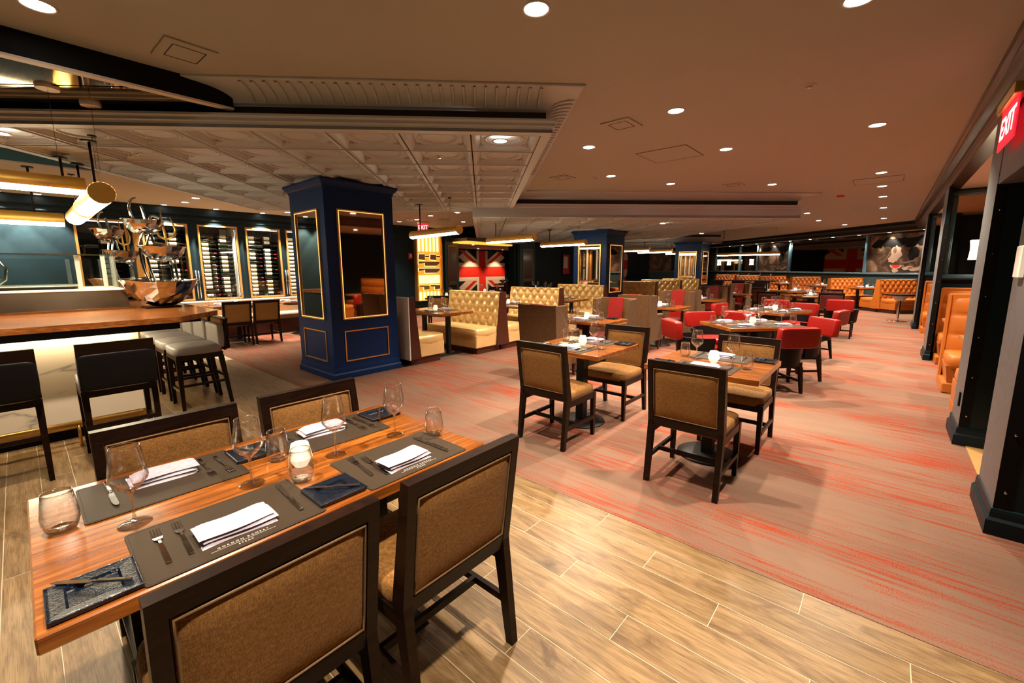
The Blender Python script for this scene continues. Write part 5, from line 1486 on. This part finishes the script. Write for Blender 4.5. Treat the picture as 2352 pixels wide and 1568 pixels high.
for ci, (y0, y1) in enumerate(CAB):
    t = thing('wine_cabinet', 'gilt-framed wine wall cabinet: the ' + cabn[ci], 'wine cabinet', (WW, y0, .83))
    W_, H_ = y1 - y0, 1.57
    b = MB(); b.add([(-.5, 0, 0), (-.5, W_, 0), (-.5, W_, H_), (-.5, 0, H_), (0, 0, 0), (0, W_, 0), (0, W_, H_), (0, 0, H_)], [(0, 1, 2, 3), (0, 4, 5, 1), (3, 2, 6, 7), (0, 3, 7, 4), (1, 5, 6, 2)]); b.obj('interior', m_black, t)
    b = MB(); M = T(0, W_ / 2, 0, PI / 2); rect_frame(b, M, W_ + .03, H_ + .03, .034, .03, -.015); b.obj('gilt_frame', m_goldframe, t)
    b = MB(); b.box(-.012, -.006, .02, W_ - .02, .02, H_ - .02); b.obj('glass_pane', m_pane, t)
    b = MB(); b.box(-.46, -.06, W_ - .03, W_ - .02, .05, H_ - .05) if ci == 2 else b.box(-.10, -.03, .03, W_ - .03, H_ - .03, H_ - .02)
    b.box(-.05, -.03, .006, .014, .05, H_ - .05); b.obj('panel_and_added_strips', m_cabled, t)  # top and jamb strips are added to brighten labels; the side panel is real
    if ci == 2: b = MB(); b.box(-.47, -.03, W_ - .06, W_ - .035, .02, H_ - .02); b.box(-.49, -.48, W_ * .72, W_ - .03, .02, H_ - .02); b.obj('side_wall', m_frost, t)
    cols = {0: [(.30, .20)], 1: [(.04, .16), (.40, .16)], 2: [(.04, .16), (.20, .36), (.38, .14)], 3: [(.05, .16), (.39, .18)], 4: [(.05, .16), (.40, .16)]}[ci]
    rk = MB()
    for kx, (yc, dp) in enumerate(cols):
        rk.box(-dp - .055, -dp - .045, yc + .05, yc + .06, 0, H_); rk.box(-dp - .055, -dp - .045, yc + .20, yc + .21, 0, H_)
        for r in range(15):
            z = .03 + r * .0925
            rk.box(-dp - .05, -dp + .02, yc + .05, yc + .06, z - .004, z); rk.box(-dp - .05, -dp + .02, yc + .20, yc + .21, z - .004, z)
            kind = rnd.choices([0, 1, 2, 3, 4], [6, 2 if ci != 2 else 1, 1, 2 if not (ci == 2 and kx == 1) else 14, 1])[0]
            flip = rnd.random() < (.3 if ci != 2 else .12)
            BT[kind]((WW - dp + .0, y0 + yc + (.30 if flip else 0), .83 + z + .0375), PI if flip and kind == 3 else 0 if not flip else 0,
                     'wine bottle, %s from below in the %s, %s column' % (ORD[r], cabn[ci], ('left', 'middle', 'right')[kx] if len(cols) == 3 else ('left', 'right')[kx]),
                     'bottles in the %s, %s column' % (cabn[ci], ('left', 'middle', 'right')[kx] if len(cols) == 3 else ('left', 'right')[kx])).location.y = y0 + yc
    rk.obj('bottle_rack', m_metalblk, t)
    if ci in (1, 3):
        for dy in (.085, .135):
            b = MB(); b.smooth = True; b.tube([(.03, W_ + dy - .01, .02), (.03, W_ + dy - .01, .62)], .008, 8); b.tube([(0, W_ + dy - .01, .06), (.03, W_ + dy - .01, .06)], .006, 6); b.tube([(0, W_ + dy - .01, .58), (.03, W_ + dy - .01, .58)], .006, 6); b.obj('door_pull', m_chrome, t)
# gilt post in front of the wine wall, left of the tower
b = MB(); b.box(-.04, .04, -.05, .05, .0, 2.3, .004); o = b.obj('gilt_post', m_goldframe, None, (WW + .10, 1.62, 0)); tag(o, 'tall gilt post on the wine wall behind the bowl tower', 'post')

# banquette and tables at the wine wall
t = thing('banquette', 'cream wall banquette under the wine racks', 'bench', (WW + .04, 3.5, 0))
b = MB(); b.box(.0, .14, -1.78, 1.9, .42, .80, .02); b.obj('backrest', m_cream_bench, t)
b = MB(); b.smooth = True; b.cushion((.33, .06, .40), (.29, 1.84, .07), .2, 24, 8); b.obj('seat', m_cream_bench, t)
b = MB(); b.box(.02, .56, -1.75, 1.86, 0, .36); b.obj('plinth', m_maroon, t)
for i, (y, ph) in enumerate(((2.95, 'wine-wall table with two tan chairs'), (4.25, 'wine-wall table beside the big column'))):
    TR((-10.2, y, 0), PI / 2, 'dark table: the ' + ph)
    settings(-10.2, y, PI / 2, ((-.24, -1, .37, 'aisle left'), (.24, -1, .37, 'aisle right'), (-.24, 1, .37, 'wall right'), (.24, 1, .37, 'wall left')), ph, 1)
for y, lab in ((2.70, 'tan dining chair, back to the viewer, at the wine wall, nearer the bar'), (3.22, 'tan dining chair, back to the viewer, at the wine wall, next one along'), (4.25, 'tan dining chair at the wine wall, half hidden by the big column')):
    CH((-9.575, y, 0), PI / 2, lab)

# ------------------------------------------------------------------ glowing knife panel
t = thing('knife_display', 'tall amber backlit panel of knife and cleaver silhouettes', 'wall panel', (WW + .012, 8.25, .45))
W_, H_ = .95, 2.08
b = MB(); b.box(0, .06, 0, W_, 0, H_); b.obj('backing', m_amber, t)
for y in (-.05, W_): b = MB(); b.box(0, .12, y, y + .05, 0, H_); b.obj('side_strip', m_goldframe, t)
def plate(poly, mat=None, nm='knife_shape'):
    b = MB(); n = len(poly)
    b.add([(.075, y, z) for y, z in poly] + [(.10, y, z) for y, z in poly], [tuple(range(n)), tuple(range(n, 2 * n))] + [(i, (i + 1) % n, n + (i + 1) % n, n + i) for i in range(n)])
    k = b.obj(nm, mat or m_tan, t)
    if mat is None:
        c = (sum(p[0] for p in poly) / n, sum(p[1] for p in poly) / n)
        b = MB(); pp = [(c[0] + (y - c[0]) * 1.0 + .012 * (1 if y > c[0] else -1), c[1] + (z - c[1]) + .012 * (1 if z > c[1] else -1)) for y, z in poly]
        b.add([(.066, y, z) for y, z in pp] + [(.074, y, z) for y, z in pp], [tuple(range(n)), tuple(range(n, 2 * n))] + [(i, (i + 1) % n, n + (i + 1) % n, n + i) for i in range(n)])
        b.obj('halo_strip', m_knifew, k)
for i in range(6): y = .07 + i * .145; plate([(y, 1.55), (y + .06, 1.55), (y + .06, 2.0), (y + .02, 2.06), (y, 2.02)], m_knifew, 'lit_blade')
for i in range(2): y = .06 + i * .45; plate([(y, 1.30), (y + .24, 1.28), (y + .24, 1.46), (y + .02, 1.46)]); plate([(y + .26, 1.37), (y + .40, 1.37), (y + .40, 1.42), (y + .26, 1.42)])
for z in (1.10, .88): plate([(.06, z + .06), (.3, z + .10), (.3, z), (.75, z), (.88, z + .08), (.88, z + .14), (.06, z + .14)])
for i in range(11): y = .06 + i * .077; plate([(y, .55), (y + .045, .55), (y + .045, .80), (y, .80)], m_knifew, 'lit_blade')
for i in range(2): y = .06 + i * .44; plate([(y, .45), (y + .18, .43), (y + .18, .34), (y + .38, .36), (y + .38, .48), (y, .5)])
for i in range(6): y = .07 + i * .145; plate([(y, .02), (y + .06, .02), (y + .06, .28), (y, .28)], m_knifew, 'lit_blade')

# ------------------------------------------------------------------ cross flag mural in the far room (flat print on its wall)
def make_flag(loc, rz, label, FW, FH):
    t = thing('flag_mural', label, 'mural', loc, rz)
    cyy, czz = FW * .485, FH * .51
    def flat(nm, poly, off, mat):
        b = MB(); n = len(poly)
        b.add([(0, y, z) for y, z in poly] + [(off, y, z) for y, z in poly], [tuple(range(n)), tuple(range(n, 2 * n))] + [(i, (i + 1) % n, n + (i + 1) % n, n + i) for i in range(n)])
        return b.obj(nm, mat, t)
    flat('field', [(0, 0), (FW, 0), (FW, FH), (0, FH)], .006, m_flagblack)
    def diag(y1, z1, w_, sh, off, mat, nm):
        d = Vector((y1 - cyy, z1 - czz)).normalized(); n_ = Vector((-d.y, d.x))
        a = Vector((cyy, czz)) + n_ * sh; e = Vector((y1, z1)) + n_ * sh
        # clip the far end to the field
        pts = []
        for s_ in (-1, 1):
            p = a + n_ * w_ * s_
            tt = min(((FW - p.x) / d.x if d.x > 0 else -p.x / d.x), ((FH - p.y) / d.y if d.y > 0 else -p.y / d.y))
            pts.append((p, p + d * tt))
        flat(nm, [tuple(pts[0][0]), tuple(pts[0][1]), tuple(pts[1][1]), tuple(pts[1][0])], off, mat)
    for sgi, (y1, z1, sg) in enumerate(((FW, FH, 1), (0, FH, -1), (0, 0, 1), (FW, 0, -1))):
        diag(y1, z1, .29, 0, .008 + .0004 * sgi, m_flagcream, 'diagonal')
        diag(y1, z1, .08, .09 * sg, .010 + .0003 * sgi, m_flagred, 'diagonal_stripe')
    flat('cross_border', [(cyy - .40, 0), (cyy + .40, 0), (cyy + .40, FH), (cyy - .40, FH)], .0125, m_flagcream); flat('cross_border', [(0, czz - .46), (FW, czz - .46), (FW, czz + .46), (0, czz + .46)], .0117, m_flagcream)
    flat('cross', [(cyy - .24, 0), (cyy + .24, 0), (cyy + .24, FH), (cyy - .24, FH)], .0155, m_flagred); flat('cross', [(0, czz - .26), (FW, czz - .26), (FW, czz + .26), (0, czz + .26)], .0145, m_flagred)
make_flag((-16.04, 14.4, .15), 0, 'red, cream and black cross flag mural on the far room wall', 3.4, 2.22)
make_flag((WW + .004, 20.4, .72), 0, 'second cross flag mural, added for its reflection in the far mirror, behind the middle column', 2.4, 1.75)  # unseen second mural, added only to show up in the far mirror
DLB((WW + .8, 21.5, CZ - .001), 0, 'added light brightening the second flag mural')  # lamp added to brighten that mural for its reflection

# furniture around the opening and in the far room
cl = [(OX, -8.6, 8.1, .9, 'oxblood chair left of the champagne booths, before the knife panel'), (CH, -7.75, 6.35, .8, 'dark-framed tan chair just below the knife panel'),
      (OX, -9.9, 10.4, 1.3, 'oxblood chair in the opening before the flag, left'), (OX, -9.5, 11.6, 1.2, 'oxblood chair in the opening before the flag, middle'), (CH, -8.7, 10.2, .9, 'tan chair in front of the flag opening'),
      (OX, -9.2, 12.9, 1.0, 'oxblood chair in the opening before the flag, right'), (CH, -8.6, 12.1, .7, 'tan chair right of the flag opening'), (OX, -12.6, 14.2, 1.0, 'oxblood chair in the far room under the flag, left'), (OX, -12.4, 15.6, 1.0, 'oxblood chair in the far room under the flag, right')]
for pr, x, y, rz, lab in cl: pr((x, y, 0), rz, lab)
for x, y, ph in ((-8.5, 7.2, 'table before the knife panel'), (-9.3, 9.4, 'table before the flag opening'), (-9.6, 12.3, 'table right of the flag opening'), (-8.3, 11.3, 'table behind the third champagne booth'), (-13.4, 14.9, 'table under the flag')):
    TR((x, y, 0), PA, 'dark wood table: the ' + ph)
    settings(x, y, PA, ((-.24, -1, .37, 'near left'), (.24, -1, .37, 'near right'), (.24, 1, .37, 'far right')), ph, 1)
# small framed poster on the dark wall right of the flag
t = thing('poster', 'small framed red and white poster on the dark wall right of the flag', 'poster', (WW + .005, 16.6, 1.15))
b = MB(); b.box(0, .03, -.30, .30, 0, .95); b.obj('poster_frame', m_black, t)
b = MB(); b.box(.03, .034, -.26, .26, .04, .91); b.obj('print', m_foilred, t)
b = MB(); b.box(.034, .037, -.2, .12, .3, .82); b.obj('print_white', m_white, t)
x, y, _ = AB(13.98, 21.0)
for i, bb in enumerate((21.8, 23.88, 24.9)):
    x, y, _ = AB(14.03, bb)
    s_ = thing('sconce', 'glowing hourglass sconce on the far mirror wall, ' + ('right one of the pair', 'left one of the pair', 'single one past the farthest column')[i], 'sconce', (x, y, 1.72))
    b = MB(); b.smooth = True; b.lathe([(.0, -.15), (.06, -.15), (.05, -.1), (.042, 0), (.05, .1), (.062, .15), (.0, .15)], 16); b.obj('shade', m_sconce, s_)
    b = MB(); b.box(-.0, .1, -.03, .03, -.05, .05, .006); o = b.obj('wall_plate', m_brass, s_); o.rotation_euler = (0, 0, PI / 4)
